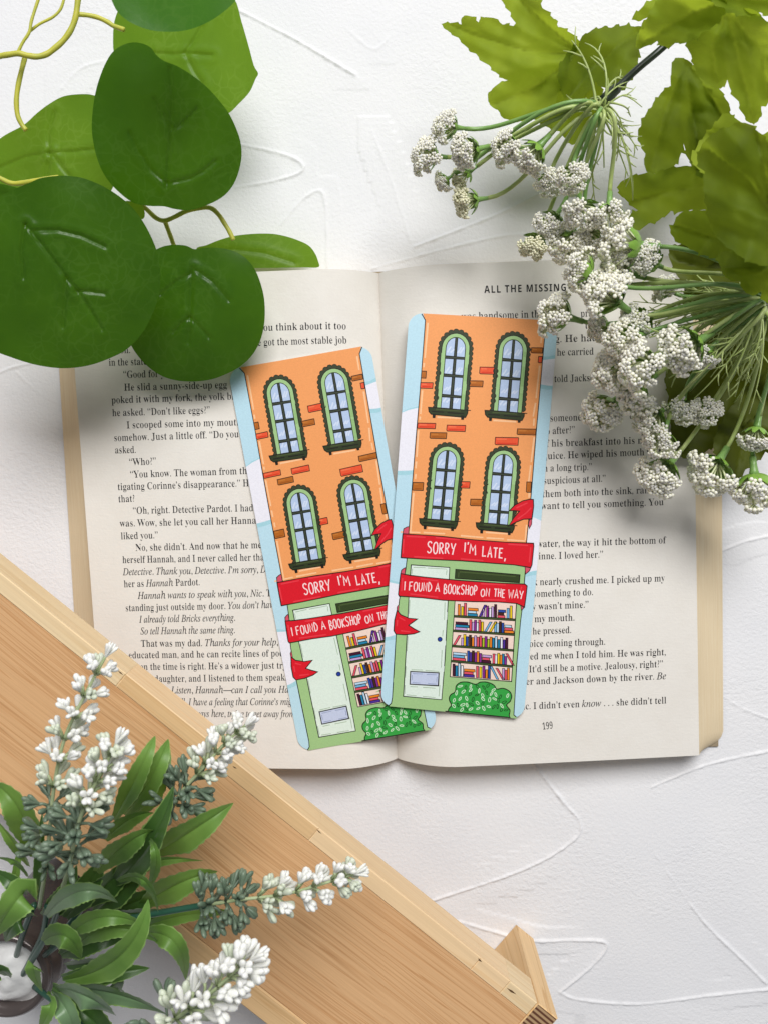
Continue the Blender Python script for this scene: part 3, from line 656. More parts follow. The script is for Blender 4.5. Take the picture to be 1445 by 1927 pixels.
[819,[610,-14,570,1,556,46,559,79,568,117,627,326,635,358,637,379,631,399,612,406,586,400,555,381,521,351,487,310,452,260,420,203,397,156,377,106,359,54,342,-2,258,-2,346,303,357,348,361,383,355,400,338,406,319,402,295,389,266,368,234,340,202,305,172,264,151,229,132,190,114,148,98,103,62,-2,-22,-2,70,316,83,363,87,392,84,407,74,416,54,422,22,426,26,448,93,455,139,464,168,471,184,474,198,460,196,450,194,440,137,267,227,381,314,450,392,473,440,458,456,412,449,359,426,277,508,385,591,451,668,473,716,457,732,410,728,376,717,330,653,96,650,85,649,74,652,59,663,55,678,60,695,73,715,97,743,132,761,113,711,42,661,0]],
[542,[331,-16,309,-12,292,-1,281,17,277,41,282,73,295,129,317,210,339,291,353,347,357,378,352,399,335,406,316,402,293,389,267,370,240,344,213,314,186,280,162,245,142,210,116,155,92,85,65,-2,-21,-2,75,330,85,366,88,391,85,406,77,414,61,419,34,421,23,422,26,444,99,454,148,464,195,474,202,469,202,458,140,267,185,329,232,381,278,421,339,459,392,472,438,457,454,414,450,374,440,330,382,130,372,94,369,73,373,58,386,53,417,73,463,138,484,124,435,46,384,-1]],
[522,[157,-15,89,-4,36,30,1,84,-10,152,-3,210,17,267,48,321,89,371,136,413,189,446,244,467,300,474,370,463,425,429,459,375,471,307,466,256,449,204,424,154,390,107,350,66,305,31,257,6,207,-10],[168,20,207,27,245,50,280,85,311,129,337,179,358,232,371,286,375,337,355,416,294,442,247,431,200,396,156,342,120,272,102,221,91,171,87,124,92,79,109,46,134,27]],
[507,[-146,-224,-141,-202,-99,-196,-75,-185,-59,-164,-47,-128,77,351,82,372,85,390,82,407,75,415,58,419,21,423,26,445,92,454,138,463,185,473,198,463,195,444,169,375,219,429,277,463,337,474,389,465,428,437,454,393,462,336,455,275,436,214,405,155,366,101,319,54,266,17,209,-6,150,-14,106,-9,76,5,48,-122,38,-169,42,-183,55,-194,77,-200,117,-203,111,-224],[150,17,190,24,229,46,265,81,298,124,325,174,347,229,360,285,365,339,360,375,347,402,326,418,297,423,250,411,205,374,179,337,157,293,140,240,103,94,99,76,97,59,110,28]],
[505,[117,-226,121,-203,156,-200,177,-196,192,-188,203,-176,213,-155,223,-121,301,154,272,104,235,63,198,30,141,-1,85,-12,41,-3,8,22,-12,63,-19,117,-13,173,4,230,31,286,66,338,107,385,152,422,222,460,290,473,350,458,377,414,390,462,472,462,317,-106,307,-145,304,-167,307,-184,317,-194,335,-200,366,-202,379,-203,377,-226],[134,47,173,57,216,87,247,119,277,162,307,217,332,274,347,325,352,369,348,399,337,422,319,436,295,441,262,435,227,416,193,386,161,348,133,304,111,257,88,187,81,122,85,89,96,66,112,52]],
[333,[-22,-2,64,312,75,357,79,386,76,403,68,412,49,417,16,421,19,444,87,456,133,465,176,474,188,469,189,458,135,270,201,382,261,451,308,474,329,470,344,460,354,443,357,421,353,395,340,374,321,360,298,355,281,358,265,367,254,381,252,396,179,295,115,163,63,-2]],
[370,[116,-15,78,-12,47,-4,25,4,9,6,-4,3,-11,-9,-36,-8,-14,160,9,159,19,97,39,53,68,27,106,18,136,24,161,41,178,68,183,102,175,137,152,176,121,217,91,258,76,282,65,306,57,330,55,354,64,402,91,440,132,466,183,474,220,472,248,464,271,456,288,453,302,457,309,471,331,470,311,317,289,317,271,388,240,429,194,442,173,438,155,426,143,408,139,388,148,354,175,312,206,272,234,232,261,182,268,157,271,132,266,93,251,58,227,28,196,5,158,-10]],
[278,[49,-15,10,-1,-3,39,0,66,6,93,95,419,26,419,30,444,91,468,147,515,200,587,228,586,190,455,275,455,266,419,181,419,102,115,93,67,96,53,107,49,136,66,185,121,204,101,151,36,100,-2]],
[542,[68,-15,40,-10,19,4,6,27,2,56,8,103,24,173,71,341,77,368,79,395,76,410,68,419,50,423,17,426,20,448,88,458,133,466,178,474,194,465,193,453,190,439,109,158,96,109,92,80,98,58,118,51,147,59,182,83,221,122,260,173,286,213,311,256,334,304,354,354,371,406,387,462,470,462,384,136,374,96,371,70,375,56,387,51,420,70,469,128,487,111,437,41,385,-1,331,-15,291,-1,277,40,281,76,292,122,325,225,281,152,235,92,192,45,129,0]],
[442,[88,-14,71,254,67,304,63,344,56,373,50,393,30,416,-1,423,-12,424,-8,447,41,456,77,465,102,471,120,473,136,450,148,386,156,280,164,90,203,133,240,176,273,217,302,255,341,318,354,356,341,376,318,401,307,429,311,448,321,463,338,472,358,475,379,470,396,457,406,436,410,409,391,335,334,241,240,125,114,-15]],
[664,[69,-14,62,260,60,309,57,348,52,378,46,398,27,420,-1,427,-8,428,-6,449,44,458,79,467,103,473,121,475,135,449,144,376,148,255,147,139,353,475,375,474,411,108,478,192,521,247,552,292,569,330,575,358,571,368,557,384,541,404,536,427,539,446,549,461,564,471,583,474,603,469,619,455,630,434,633,407,619,345,578,267,510,172,360,-15,339,-14,304,326,92,-15]],
[415,[230,-15,204,-11,185,3,170,33,156,86,139,177,72,78,42,39,14,11,-15,-6,-48,-12,-67,-9,-83,0,-93,15,-96,34,-93,52,-83,66,-69,76,-52,79,-26,72,-2,64,17,72,41,98,129,221,99,364,91,391,80,409,64,419,42,422,18,421,-7,419,-4,442,51,451,93,463,123,471,144,474,161,466,171,443,196,310,230,363,261,405,299,451,325,467,355,472,393,461,406,429,403,412,394,398,380,389,363,386,335,393,323,398,316,399,295,390,282,373,252,332,206,268,236,131,245,97,253,73,262,59,275,55,306,73,355,131,373,112,320,41,273,-1]],
[402,[-65,-231,-87,-228,-104,-219,-115,-204,-119,-186,-116,-169,-106,-155,-91,-146,-72,-143,-44,-151,-29,-157,-14,-159,11,-145,48,-101,114,-9,62,260,50,321,39,362,28,389,13,409,-7,420,-39,426,-36,447,12,454,47,464,73,471,95,474,112,451,130,385,153,267,184,88,254,208,294,278,313,318,319,347,313,369,296,385,280,398,272,410,270,429,273,447,284,461,300,470,319,473,342,468,360,455,371,434,375,406,368,358,347,301,314,235,264,150,201,50,132,-52,96,-99,60,-142,26,-178,-7,-206,-37,-225]],
[396,[213,-15,169,-11,111,2,55,16,19,20,-8,14,-38,-5,-44,-8,-52,-10,-67,4,-51,30,277,387,252,381,222,379,188,382,157,390,131,398,105,400,84,397,68,390,55,375,39,352,19,362,37,412,57,445,81,465,110,472,154,468,210,458,263,447,296,443,322,447,344,458,373,473,387,460,384,449,375,437,43,75,69,82,97,84,137,81,172,74,204,66,233,64,277,80,311,131,332,121,315,69,298,33,281,10,262,-5,240,-13]],
[219,[109,114,66,95,48,51,66,7,109,-12,152,7,170,51,152,95]],
[219,[58,-121,125,-86,164,-33,177,26,158,99,105,126,62,109,45,66,59,24,94,8,92,-49,58,-98]],
[219,[58,442,122,476,161,529,174,598,156,665,106,694,62,678,45,630,60,588,98,570,94,517,58,465]],
[1000,[1012,287,-12,287,-12,219,1012,219]],
[323,[286,269,37,269,37,172,286,172]]]
FONT_HEADER = [
[690,[0,0,252,717,437,717,690,0,527,0,475,170,215,170,163,0],[253,297,439,297,386,463,374,506,358,559,345,606,332,557,316,501,304,463]],
[565,[90,0,90,714,241,714,241,125,531,125,531,0]],
[579,[214,0,214,588,20,588,20,714,559,714,559,588,365,588,365,0]],
[765,[90,0,90,714,241,714,241,434,524,434,524,714,675,714,675,0,524,0,524,308,241,308,241,0]],
[560,[90,0,90,714,501,714,501,590,241,590,241,433,483,433,483,309,241,309,241,125,501,125,501,0]],
[943,[90,0,90,714,296,714,465,168,647,714,853,714,853,0,712,0,712,338,714,416,717,500,719,559,715,559,531,0,392,0,220,560,216,560,220,500,224,415,225,332,225,0]],
[389,[32,0,32,86,119,126,119,588,32,628,32,714,357,714,357,628,270,588,270,126,357,86,357,0]],
[551,[248,-10,175,-5,108,9,46,33,46,174,98,153,152,134,206,120,260,115,308,120,340,137,357,161,363,191,353,227,323,256,278,282,224,308,170,336,142,354,115,377,90,405,71,437,58,475,54,521,61,580,83,630,119,671,168,700,227,718,296,724,351,721,403,711,454,695,508,674,459,556,413,574,371,587,331,595,291,598,253,593,225,578,208,555,202,526,211,492,236,466,278,441,337,412,388,386,431,359,465,328,490,292,506,250,511,198,503,139,481,88,443,47,390,15,326,-4]],
[813,[90,0,90,714,281,714,591,179,589,278,587,376,587,714,723,714,723,0,531,0,220,540,216,540,223,438,225,336,225,0]],
[724,[390,-10,292,0,210,32,144,84,96,156,68,248,58,358,63,429,77,494,102,552,135,603,177,645,228,679,287,704,355,719,431,724,488,721,543,712,596,698,643,680,593,559,558,574,518,587,475,595,430,598,368,590,316,568,273,532,241,484,221,424,214,355,219,289,233,231,258,183,293,147,340,124,400,116,455,119,496,126,496,275,361,275,361,401,644,401,644,31,587,14,528,1,463,-7]],
[660,[90,0,90,714,298,714,387,708,459,690,514,661,552,620,575,566,583,500,578,454,565,415,543,381,516,353,484,329,450,311,660,0,492,0,322,274,241,274,241,0],[241,397,290,397,354,403,398,422,422,453,430,496,421,540,396,569,351,585,287,590,241,590]]]
# runs: 'r' upright, 'i' italic; each fragment: runs, then its baseline's two ends as read from the printed page
TEXT_L = [
    ([('r', 'you think about it too')], 488, 622.5, 652, 619.5), ([('r', 'e got the most stable job')], 485, 650.5, 653, 646),
    ([('r', 'on.')], 226, 664.5, 246, 664), ([('r', 'in the state')], 205, 688, 277, 686), ([('r', '“Good for you')], 232, 711, 327, 708.5),
    ([('r', 'He slid a sunny-side-up egg')], 233.7, 735, 428, 730), ([('r', 'poked it with my fork, the yolk blee')], 209.8, 759, 456, 751),
    ([('r', 'he asked. “Don’t like eggs?”')], 211.4, 783, 396, 777.5), ([('r', 'I scooped some into my mouth')], 238.5, 806, 455, 800),
    ([('r', 'somehow. Just a little off. “Do you')], 214.6, 830, 450.2, 822.6), ([('r', 'asked.')], 216.5, 853, 256.6, 852.2),
    ([('r', '“Who?”')], 243.3, 876, 294.8, 873.6), ([('r', '“You know. The woman from the')], 244.9, 899, 473, 891.5),
    ([('r', 'tigating Corinne’s disappearance.” H')], 221.6, 922.3, 469.3, 915), ([('r', 'that?')], 222.9, 945.2, 254.4, 944),
    ([('r', '“Oh, right. Detective Pardot. I had')], 250.3, 967, 477.3, 961.8), ([('r', 'was. Wow, she let you call her Hannah')], 225.8, 991, 492, 985),
    ([('r', 'liked you.”')], 227.6, 1015, 298.2, 1013), ([('r', 'No, she didn’t. And now that he me')], 255, 1036.8, 493, 1031.4),
    ([('r', 'herself Hannah, and I never called her tha')], 230.6, 1059.7, 497.6, 1054.6),
    ([('i', 'Detective. Thank you, Detective. I’m sorry, D')], 232, 1082.6, 502, 1077.6),
    ([('r', 'her as '), ('i', 'Hannah '), ('r', 'Pardot.')], 233.3, 1105.2, 377, 1101.4),
    ([('i', 'Hannah wants to speak with you, Nic. '), ('r', 'T')], 260, 1127.3, 511, 1122.2),
    ([('r', 'standing just outside my door. '), ('i', 'You don’t have')], 236.3, 1150.5, 521, 1143.9),
    ([('i', 'I already told Bricks everything.')], 262.7, 1172, 443.4, 1168.3), ([('i', 'So tell Hannah the same thing.')], 264.8, 1194.2, 443.1, 1191.5),
    ([('r', 'That was my dad. '), ('i', 'Thanks for your help,')], 265.4, 1217.4, 524.3, 1214.5),
    ([('r', 'educated man, and he can recite lines of poe')], 242.2, 1239.2, 533, 1235.3),
    ([('r', 'when the time is right. He’s a widower just try')], 246, 1261.2, 539, 1258.2),
    ([('r', 'daughter, and I listened to them speaki')], 290.7, 1283.8, 541, 1280.8),
    ([('i', 'e. Listen, Hannah—can I call you Ha')], 309, 1305.2, 544.3, 1303.8), ([('i', 'll. I have a feeling that Corinne’s mig')], 341.9, 1327.6, 549, 1326.7),
    ([('i', 'ways here, trying to get away from')], 368, 1349.3, 556, 1349.9), ([('r', '198')], 456.5, 1384, 475, 1383),
]
TEXT_R = [
    ([('h', 'ALL THE MISSING GIRLS')], 910.7, 551, 1125, 545.5), ([('r', 'was handsome in the')], 868, 601.5, 1022, 596.5),
    ([('r', 'pr')], 1092, 596, 1107, 595), ([('r', 's')], 1133, 594, 1139, 594), ([('r', 'me')], 1183, 592, 1201, 591.5),
    ([('r', 'tie')], 1100, 618, 1119, 617.5), ([('r', 'penny')], 1149, 616, 1190, 614.5), ([('r', 'rs')], 1231, 613, 1243, 612.5),
    ([('r', 'g. He had a sw')], 1043, 644, 1166, 640), ([('r', 'he carried')], 1047, 669, 1117, 667), ([('r', 'told Jackson.')], 1042, 719, 1130, 716),
    ([('r', 'someone like')], 1034, 793, 1123, 790), ([('r', 'd if')], 1184, 788, 1204, 787), ([('r', 'o after?”')], 1027, 817.4, 1081.8, 814.4),
    ([('r', 'of his breakfast into his mo')], 1018, 841, 1222, 834), ([('r', 'juice. He wiped his mouth with')], 1024.6, 864.3, 1247.8, 855),
    ([('r', 'n a long trip.”')], 1021.8, 887.4, 1113.8, 884.4), ([('r', 'suspicious at all.”')], 1021.8, 911, 1139.7, 906.3),
    ([('r', 'them both into the sink, ran the')], 1019.4, 935.8, 1248.4, 927), ([('r', 'want to tell you something. You')], 1017.2, 958.5, 1248.7, 950.5),
    ([('r', 'water, the way it hit the bottom of')], 1009.6, 1030, 1252.3, 1022.4), ([('r', 'rinne. I loved her.”')], 1005.7, 1053, 1135, 1049.2),
    ([('r', 'k nearly crushed me. I picked up my')], 1002, 1101.6, 1250.8, 1094), ([('r', 'something to do.')], 1001.7, 1123.8, 1116.2, 1119.9),
    ([('r', 'by wasn’t mine.”')], 992, 1148.2, 1107.7, 1143.6), ([('r', 'o my mouth.')], 992, 1171.6, 1081.2, 1168),
    ([('r', '’ he pressed.')], 994, 1194.5, 1075, 1191.4), ([('r', 'voice coming through.')], 988, 1218, 1139, 1213.4),
    ([('r', 'ved me when I told him. He was right,')], 989, 1241.7, 1253, 1233.1), ([('r', '. It’d still be a motive. Jealousy, right?”')], 987, 1266, 1247.8, 1255.4),
    ([('r', 'ler and Jackson down by the river. '), ('i', 'Be')], 983.8, 1289, 1253.8, 1278.2),
    ([('r', 'ic. I didn’t even '), ('i', 'know '), ('r', '. . . she didn’t tell')], 983, 1335.5, 1253.8, 1324), ([('r', '199')], 1020.3, 1373.5, 1040.4, 1371),
]


def set_text(mb, GL, k, frags, mat):
    for runs, x0, y0, x1, y1 in frags:
        a, b = on_page(k, x0, y0), on_page(k, x1, y1)
        d = Vector((b.x - a.x, b.y - a.y, 0))
        L = d.length
        d.normalize()
        n = Vector((-d.y, d.x, 0))
        adv = 0.0
        seq = []
        for st, s in runs:
            for ch in s:
                if ch == ' ':
                    adv += 0.26 if st != 'h' else 0.36
                    continue
                key = st + ch if st + ch in GL else 'r' + ch
                g = GL[key]
                seq.append((adv, g))
                adv += g[0] + (0.11 if st == 'h' else 0.0)
        if not seq:
            continue
        sx = L / adv
        sy = 0.00415 if runs[0][0] != 'h' else 0.0040
        for x, (w, pts, tris) in seq:
            vs = []
            for p in pts:
                q = a + d * ((x + p.x) * sx) + n * (p.y * sy)
                vs.append((q.x, q.y, page_h(page_s(k, q.x, q.y)) + 0.00007))
            mb.add(vs, tris, mat)


def build_book():
    GL = load_glyphs()
    origin = P(735, 970, 0.0)
    book = thing('open_book', origin, 'thick paperback novel lying open with yellowed page edges under two bookmarks', 'book')
    ns, nt = 64, 24
    S = [(i / ns) ** 1.4 for i in range(ns + 1)]
    for k, frags in (('L', TEXT_L), ('R', TEXT_R)):
        mb = MB()
        vs = [page_pt(k, s, t / nt) for t in range(nt + 1) for s in S]
        w = ns + 1
        fs = [(t * w + i, t * w + i + 1, (t + 1) * w + i + 1, (t + 1) * w + i) for t in range(nt) for i in range(ns)]
        if k == 'R':
            fs = [f[::-1] for f in fs]
        mb.add(vs, fs, 0)
        set_text(mb, GL, k, frags, 1)
        mb.build('page', [M_PAGE, M_TEXT], book)
        # the block of pages below the open leaf
        mb = MB()
        g = PAGES[k]
        rows = 10
        # loose leaf edges: the open leaf sits a hair inside the pages under it
        def outer(t, v):
            # v 0 at the top leaf, 1 at the table; the block fans outwards and its lower corners are worn round
            top = page_pt(k, 1.0, t, -0.00035)
            bot = g['b0'].lerp(g['b1'], t)
            tt = min(t, 1 - t) * 24.0
            rnd = max(0.0, 1 - tt) ** 2 * v
            q = top.lerp(bot, v)
            q.z = top.z + (0.001 - top.z) * (v ** 0.85)
            inward = (g['o0'].lerp(g['o1'], t) - g['b0'].lerp(g['b1'], t))
            inward.z = 0
            q += inward * (rnd * 0.55)
            return q
        T = [0, .004, .01, .018, .028, .04] + [0.04 + 0.92 * i / 20 for i in range(1, 20)] + [.96, .972, .982, .99, .996, 1]
        vs = [outer(t, v / rows) for t in T for v in range(rows + 1)]
        w = rows + 1
        mb.add(vs, [(i * w + v, i * w + v + 1, (i + 1) * w + v + 1, (i + 1) * w + v) for i in range(len(T) - 1) for v in range(rows)], 0)
        # head and foot of the block
        for t in (0.0, 1.0):
            vs = []
            for s in S:
                a = page_pt(k, s, t, -0.00035)
                for v in range(4):
                    vs.append((a.x, a.y, a.z + (0.001 - a.z) * v / 3))
            for v in range(4):
                vs.append(outer(t, v / 3))
            m = len(S) + 1
            mb.add(vs, [(i * 4 + v, i * 4 + v + 1, (i + 1) * 4 + v + 1, (i + 1) * 4 + v) for i in range(m - 1) for v in range(3)], 0)
        # the leaf just under the open one
        vs = [page_pt(k, s, t / nt, -0.0003) for t in range(nt + 1) for s in S]
        w = ns + 1
        mb.add(vs, [(t * w + i, t * w + i + 1, (t + 1) * w + i + 1, (t + 1) * w + i) for t in range(nt) for i in range(ns)], 1)
        mb.build('page_block', [M_EDGE, M_PAGE], book)
    mb = MB()
    c = [PAGES['L']['b0'], PAGES['R']['b0'], PAGES['R']['b1'], PAGES['L']['b1']]
    cen = sum(c, Vector()) / 4
    ring = [cen + (p - cen) * 0.985 for p in c]
    mb.add([(p.x, p.y, 0.0008) for p in ring] + [(p.x, p.y, 0.0003) for p in ring],
           [(0, 1, 2, 3), (7, 6, 5, 4), (0, 4, 5, 1), (1, 5, 6, 2), (2, 6, 7, 3), (3, 7, 4, 0)])
    mb.build('cover', M_COVER, book, smooth=False)


build_book()

# ------------------------------------------------------------------ bookmarks
CARD_F = [(770, 588), (1049.6, 603.3), (984.5, 1353.8), (715.5, 1327.8)]
CARD_B = [(428.8, 695.2), (696.2, 648.8), (823.6, 1371.6), (564.3, 1415.2)]


def homography(src, dst):
    A, b = [], []
    for (x, y), (u, v) in zip(src, dst):
        A.append([x, y, 1, 0, 0, 0, -u * x, -u * y])
        b.append(u)
        A.append([0, 0, 0, x, y, 1, -v * x, -v * y])
        b.append(v)
    h = np.linalg.solve(np.array(A, float), np.array(b, float))
    return np.append(h, 1).reshape(3, 3)


H_ART = homography(CARD_F, [(0, 0), (1, 0), (1, 1), (0, 1)])
CW, CH = 0.0565, 0.1535   # card size in metres


def uv(x, y):
    """drawing units of the card's artwork -> share of its width and height"""
    q = H_ART @ np.array([x / 4.25 + 720, y / 4.25 + 580, 1.0])
    return q[0] / q[2], q[1] / q[2]


INK = {}
INKS = []


def ink(h):
    if h not in INK:
        t = NT('card_ink_' + h)
        t.b.inputs['Base Color'].default_value = hexc(h, 0.93)
        v = t.coord()
        c = hexc(h, 0.93)
        c2 = tuple(x * 0.93 for x in c[:3]) + (1,)
        t.l(t.ramp(t.noise(v, 1800, 2), [(0.35, c2), (0.65, c)]), t.b.inputs['Base Color'])
        t.b.inputs['Roughness'].default_value = 0.5
        t.b.inputs['Specular IOR Level'].default_value = 0.25
        INK[h] = len(INKS)
        INKS.append(t.mat)
    return INK[h]


OPS = []   # (z level, polygon in card units (metres), ink index)
LEVEL = [0]


def card(pts):
    return [(u * CW, v * CH) for u, v in (uv(x, y) for x, y in pts)]


def clip(poly):
    for axis, lim, sgn in ((0, 0.0, 1), (0, CW, -1), (1, 0.0, 1), (1, CH, -1)):
        out = []
        for i in range(len(poly)):
            a, b = poly[i - 1], poly[i]
            da, db = (a[axis] - lim) * sgn, (b[axis] - lim) * sgn
            if (da >= 0) != (db >= 0):
                t = da / (da - db)
                out.append((a[0] + (b[0] - a[0]) * t, a[1] + (b[1] - a[1]) * t))
            if db >= 0:
                out.append(b)
        poly = out
        if not poly:
            break
    return poly


def fill(pts, color, level, raw=False):
    p = clip(pts if raw else card(pts))
    if len(p) > 2:
        OPS.append((level, p, ink(color)))


def stroke(pts, width, color, level, closed=False, smooth=0, raw=False, taper=False):
    p = [Vector((x, y)) for x, y in (pts if raw else card(pts))]
    if smooth:
        p = [Vector((q.x, q.y)) for q in catmull([v.to_3d() for v in p], smooth, closed)]
    w = width / 4.25 / 275 * CW / 2
    lim = 0.0002
    p = [Vector((min(max(q.x, lim), CW - lim), min(max(q.y, lim), CH - lim))) for q in p]
    p = [q for i, q in enumerate(p) if i == 0 or (q - p[i - 1]).length > 1e-7]
    n = len(p)
    if n < 2:
        return
    Lf, Rt = [], []
    for i in range(n):
        a = p[i - 1] if (i > 0 or closed) else p[i]
        b = p[(i + 1) % n] if (i < n - 1 or closed) else p[i]
        t1 = (p[i] - a).normalized() if (p[i] - a).length > 1e-9 else (b - p[i]).normalized()
        t2 = (b - p[i]).normalized() if (b - p[i]).length > 1e-9 else t1
        m = t1 + t2
        m = m.normalized() if m.length > 0.2 else t1
        nn = Vector((-m.y, m.x))
        k = 1.0 / max(0.5, abs(nn.dot(Vector((-t1.y, t1.x)))))
        ww = w * (1 if not taper else (0.45 + 0.55 * math.sin(math.pi * i / (n - 1))))
        ww *= 1 + 0.12 * math.sin(i * 2.3 + n)
        Lf.append(p[i] + nn * ww * k)
        Rt.append(p[i] - nn * ww * k)
    for i in range(n if closed else n - 1):
        j = (i + 1) % n
        OPS.append((level, [tuple(Lf[i]), tuple(Lf[j]), tuple(Rt[j]), tuple(Rt[i])], ink(color)))


def shape(pts, color, level, line=5, smooth=0, closed=True, lcol='17150F'):
    if smooth:
        q = [(v.x, v.y) for v in catmull([(x, y, 0) for x, y in pts], smooth, True)]
    else:
        q = pts
    fill(q, color, level)
    if line:
        stroke(q, line, lcol, level + 0.5, closed=True)


B = lambda pts: [(x - 85, y + 1615) for x, y in pts]
SKY, SKY2, CLOUD = 'BFE2F1', 'A9D8E4', 'F1F0FA'
ORANGE, PEACH, GREEN, MINT = 'F5A363', 'FFC999', 'A4CA8C', 'E3F2E7'
DGREEN, GLASS, LINE = '2F3A1D', 'B9CDEC', '17150F'
RED, RED2, PINK = 'DF1528', 'EE3B48', 'D9546A'


def draw_art():
    # clouds
    fill([(90, 850), (155, 832), (210, 805), (300, 785), (300, 815), (215, 830), (155, 862), (90, 880)], SKY2, 1)
    fill([(90, 862), (155, 838), (210, 816), (300, 795), (270, 1300), (90, 1306)], CLOUD, 2)
    fill([(90, 1303), (180, 1308), (260, 1296), (260, 1330), (180, 1338), (90, 1336)], SKY2, 2)
    fill([(1240, 385), (1320, 388), (1420, 362), (1420, 405), (1320, 420), (1240, 420)], SKY2, 1)
    fill([(1240, 420), (1310, 412), (1420, 398), (1400, 622), (1320, 622), (1240, 608)], CLOUD, 2)
    fill([(1225, 606), (1320, 622), (1400, 615), (1395, 648), (1310, 655), (1225, 640)], SKY2, 2)
    fill(B([(90, 550), (150, 560), (240, 590), (235, 610), (150, 590), (90, 580)]), SKY2, 1)
    fill(B([(90, 568), (140, 580), (240, 600), (210, 990), (150, 1010), (80, 1025)]), CLOUD, 2)
    fill(B([(70, 1022), (150, 1012), (210, 992), (205, 1030), (150, 1042), (70, 1050)]), SKY2, 2)
    fill(B([(1200, 70), (1290, 62), (1380, 105), (1360, 480), (1290, 492), (1180, 515)]), CLOUD, 2)
    fill(B([(1170, 515), (1290, 488), (1370, 480), (1360, 520), (1290, 520), (1170, 545)]), SKY2, 3)
    # orange house front
    wallL = [(311, 20), (338, 95), (300, 600), (270, 950), (232, 1420), (205, 1785), (200, 1860)]
    wallR = [(1335, 80), (1297, 150), (1275, 400), (1220, 1000), (1180, 1500), (1150, 1800), (1142, 1880)]
    fill(wallL + wallR[::-1], ORANGE, 4)
    stroke(wallL, 7, LINE, 5)
    stroke(wallR, 7, LINE, 5)
    for a, b in [((358, 115), (334, 400)), ((327, 440), (325, 475)), ((313, 660), (298, 850)), ((295, 870), (293, 895)), ((281, 980), (268, 1195)),
                 ((264, 1230), (261, 1285)), ((260, 1330), (257, 1370)), ((243, 1480), (218, 1790)), ((1272, 165), (1260, 280)), ((1250, 460), (1220, 722)),
                 ((1216, 760), (1196, 870)), ((1205, 885), (1200, 945)), ((1205, 1035), (1180, 1235)), ((1177, 1260), (1160, 1390)), ((1165, 1480), (1163, 1520)),
                 ((430, 875), (615, 882)), ((875, 900), (1058, 912)), ((355, 1760), (530, 1770))]:
        stroke([a, b], 13, PEACH, 5)
    for a, b in [((225, 178), (380, 182)), ((405, 182), (575, 192)), ((700, 207), (880, 222)), ((905, 225), (1045, 233)), ((1070, 240), (1215, 250)), ((900, 180), (1080, 193)), ((1228, 120), (1218, 245))]:
        stroke(B([a, b]), 12, PEACH, 5)
    # bricks
    for c, x0, y0, x1, y1 in [('b', 303, 505, 345, 562), ('r', 295, 597, 398, 645), ('b', 683, 582, 795, 632), ('r', 765, 472, 885, 530), ('b', 1180, 316, 1276, 360),
                              ('r', 1237, 387, 1272, 438), ('r', 272, 922, 418, 968), ('r', 503, 938, 655, 990), ('b', 370, 998, 505, 1048), ('b', 1065, 968, 1220, 1018),
                              ('r', 888, 1036, 1078, 1100), ('b', 233, 1397, 322, 1462), ('r', 610, 1390, 690, 1443), ('b', 690, 1530, 800, 1585), ('b', 1140, 1393, 1182, 1477)]:
        s = 0.045 * (x1 - x0)
        q = [(x0 + 4, y0), (x1 - 2, y0 + s * 0.4), (x1, y0 + s), (x1 - 5, y1), (x0 + 6, y1 - s * 0.6), (x0, y1 - s - 4)]
        shape(q, 'B8671C' if c == 'b' else 'EE5730', 6, 6)
        stroke([(x0 + 16, y1 - 16), (x1 - 18, y1 - 14)], 9, 'A0540F' if c == 'b' else 'D8391D', 6.8)
        stroke([(x0 + 14, y0 + 14), ((x0 + x1) / 2, y0 + 15)], 8, 'C97A30' if c == 'b' else 'F77A50', 6.8)

    # windows
    def window(cx, cy, ux, uy, hw, sl, sr):
        rx, ry = 1.0, 0.075

        def W(p, q):
            return (cx + p * hw * rx + q * ux, cy + p * hw * ry + q * uy)

        def arch(w, q0, q1, spring, n=14):
            pts = [(-w, q0)]
            for i in range(n + 1):
                a = math.pi - math.pi * i / n
                pts.append((w * math.cos(a), spring + (q1 - spring) * math.sin(a)))
            pts.append((w, q0))
            return [W(*p) for p in pts]
        out = arch(1.0, -0.02, 1.0, 0.80)
        # scalloped leafy edge round the frame
        path = [Vector((x, y)) for x, y in arch(1.07, 0.0, 1.022, 0.80, 20)]
        acc, dist = [], 0.0
        for a, b in zip(path[:-1], path[1:]):
            L = (b - a).length
            while dist <= L:
                acc.append(a + (b - a) * (dist / L))
                dist += 40
            dist -= L
        for i, c in enumerate(acc):
            for rr, colr, lv in ((25, LINE, 6.0), (20.5, '39412B', 6.4)):
                fill([(c.x + rr * math.cos(k * 0.7), c.y + rr * math.sin(k * 0.7)) for k in range(9)], colr, lv + 0.02 * (i % 3))
        fill(out, GREEN, 7)
        stroke(out, 6, LINE, 7.6)
        stroke([W(0.86, 0.0), W(0.86, 0.8)], 26, '97BF7E', 7.2)
        g = arch(0.70, -0.02, 0.945, 0.80)
        fill(g, GLASS, 8)
        for q0 in (0.06, 0.22, 0.45, 0.72):
            for p in (-0.58, -0.36, 0.16, 0.34):
                r = 0.03 + 0.012 * ((int(q0 * 100) + int(p * 50)) % 3)
                stroke([W(p, q0 + 0.02), W(p + 0.24, q0 + 0.02 + r * 1.5)], 13, 'D3E0F6', 8.5)
        for a, b in ((W(0.02, 0), W(0.0, 0.945)),):
            stroke([a, b], 26, LINE, 9)
            stroke([a, b], 10, '3C4636', 9.4)
        for q in (0.166, 0.436, 0.675):
            a, b = W(-0.70, q), W(0.70, q)
            stroke([a, b], 25, LINE, 9.1)
            stroke([a, b], 10, '3C4636', 9.5)
        stroke(g, 6, LINE, 9.6)
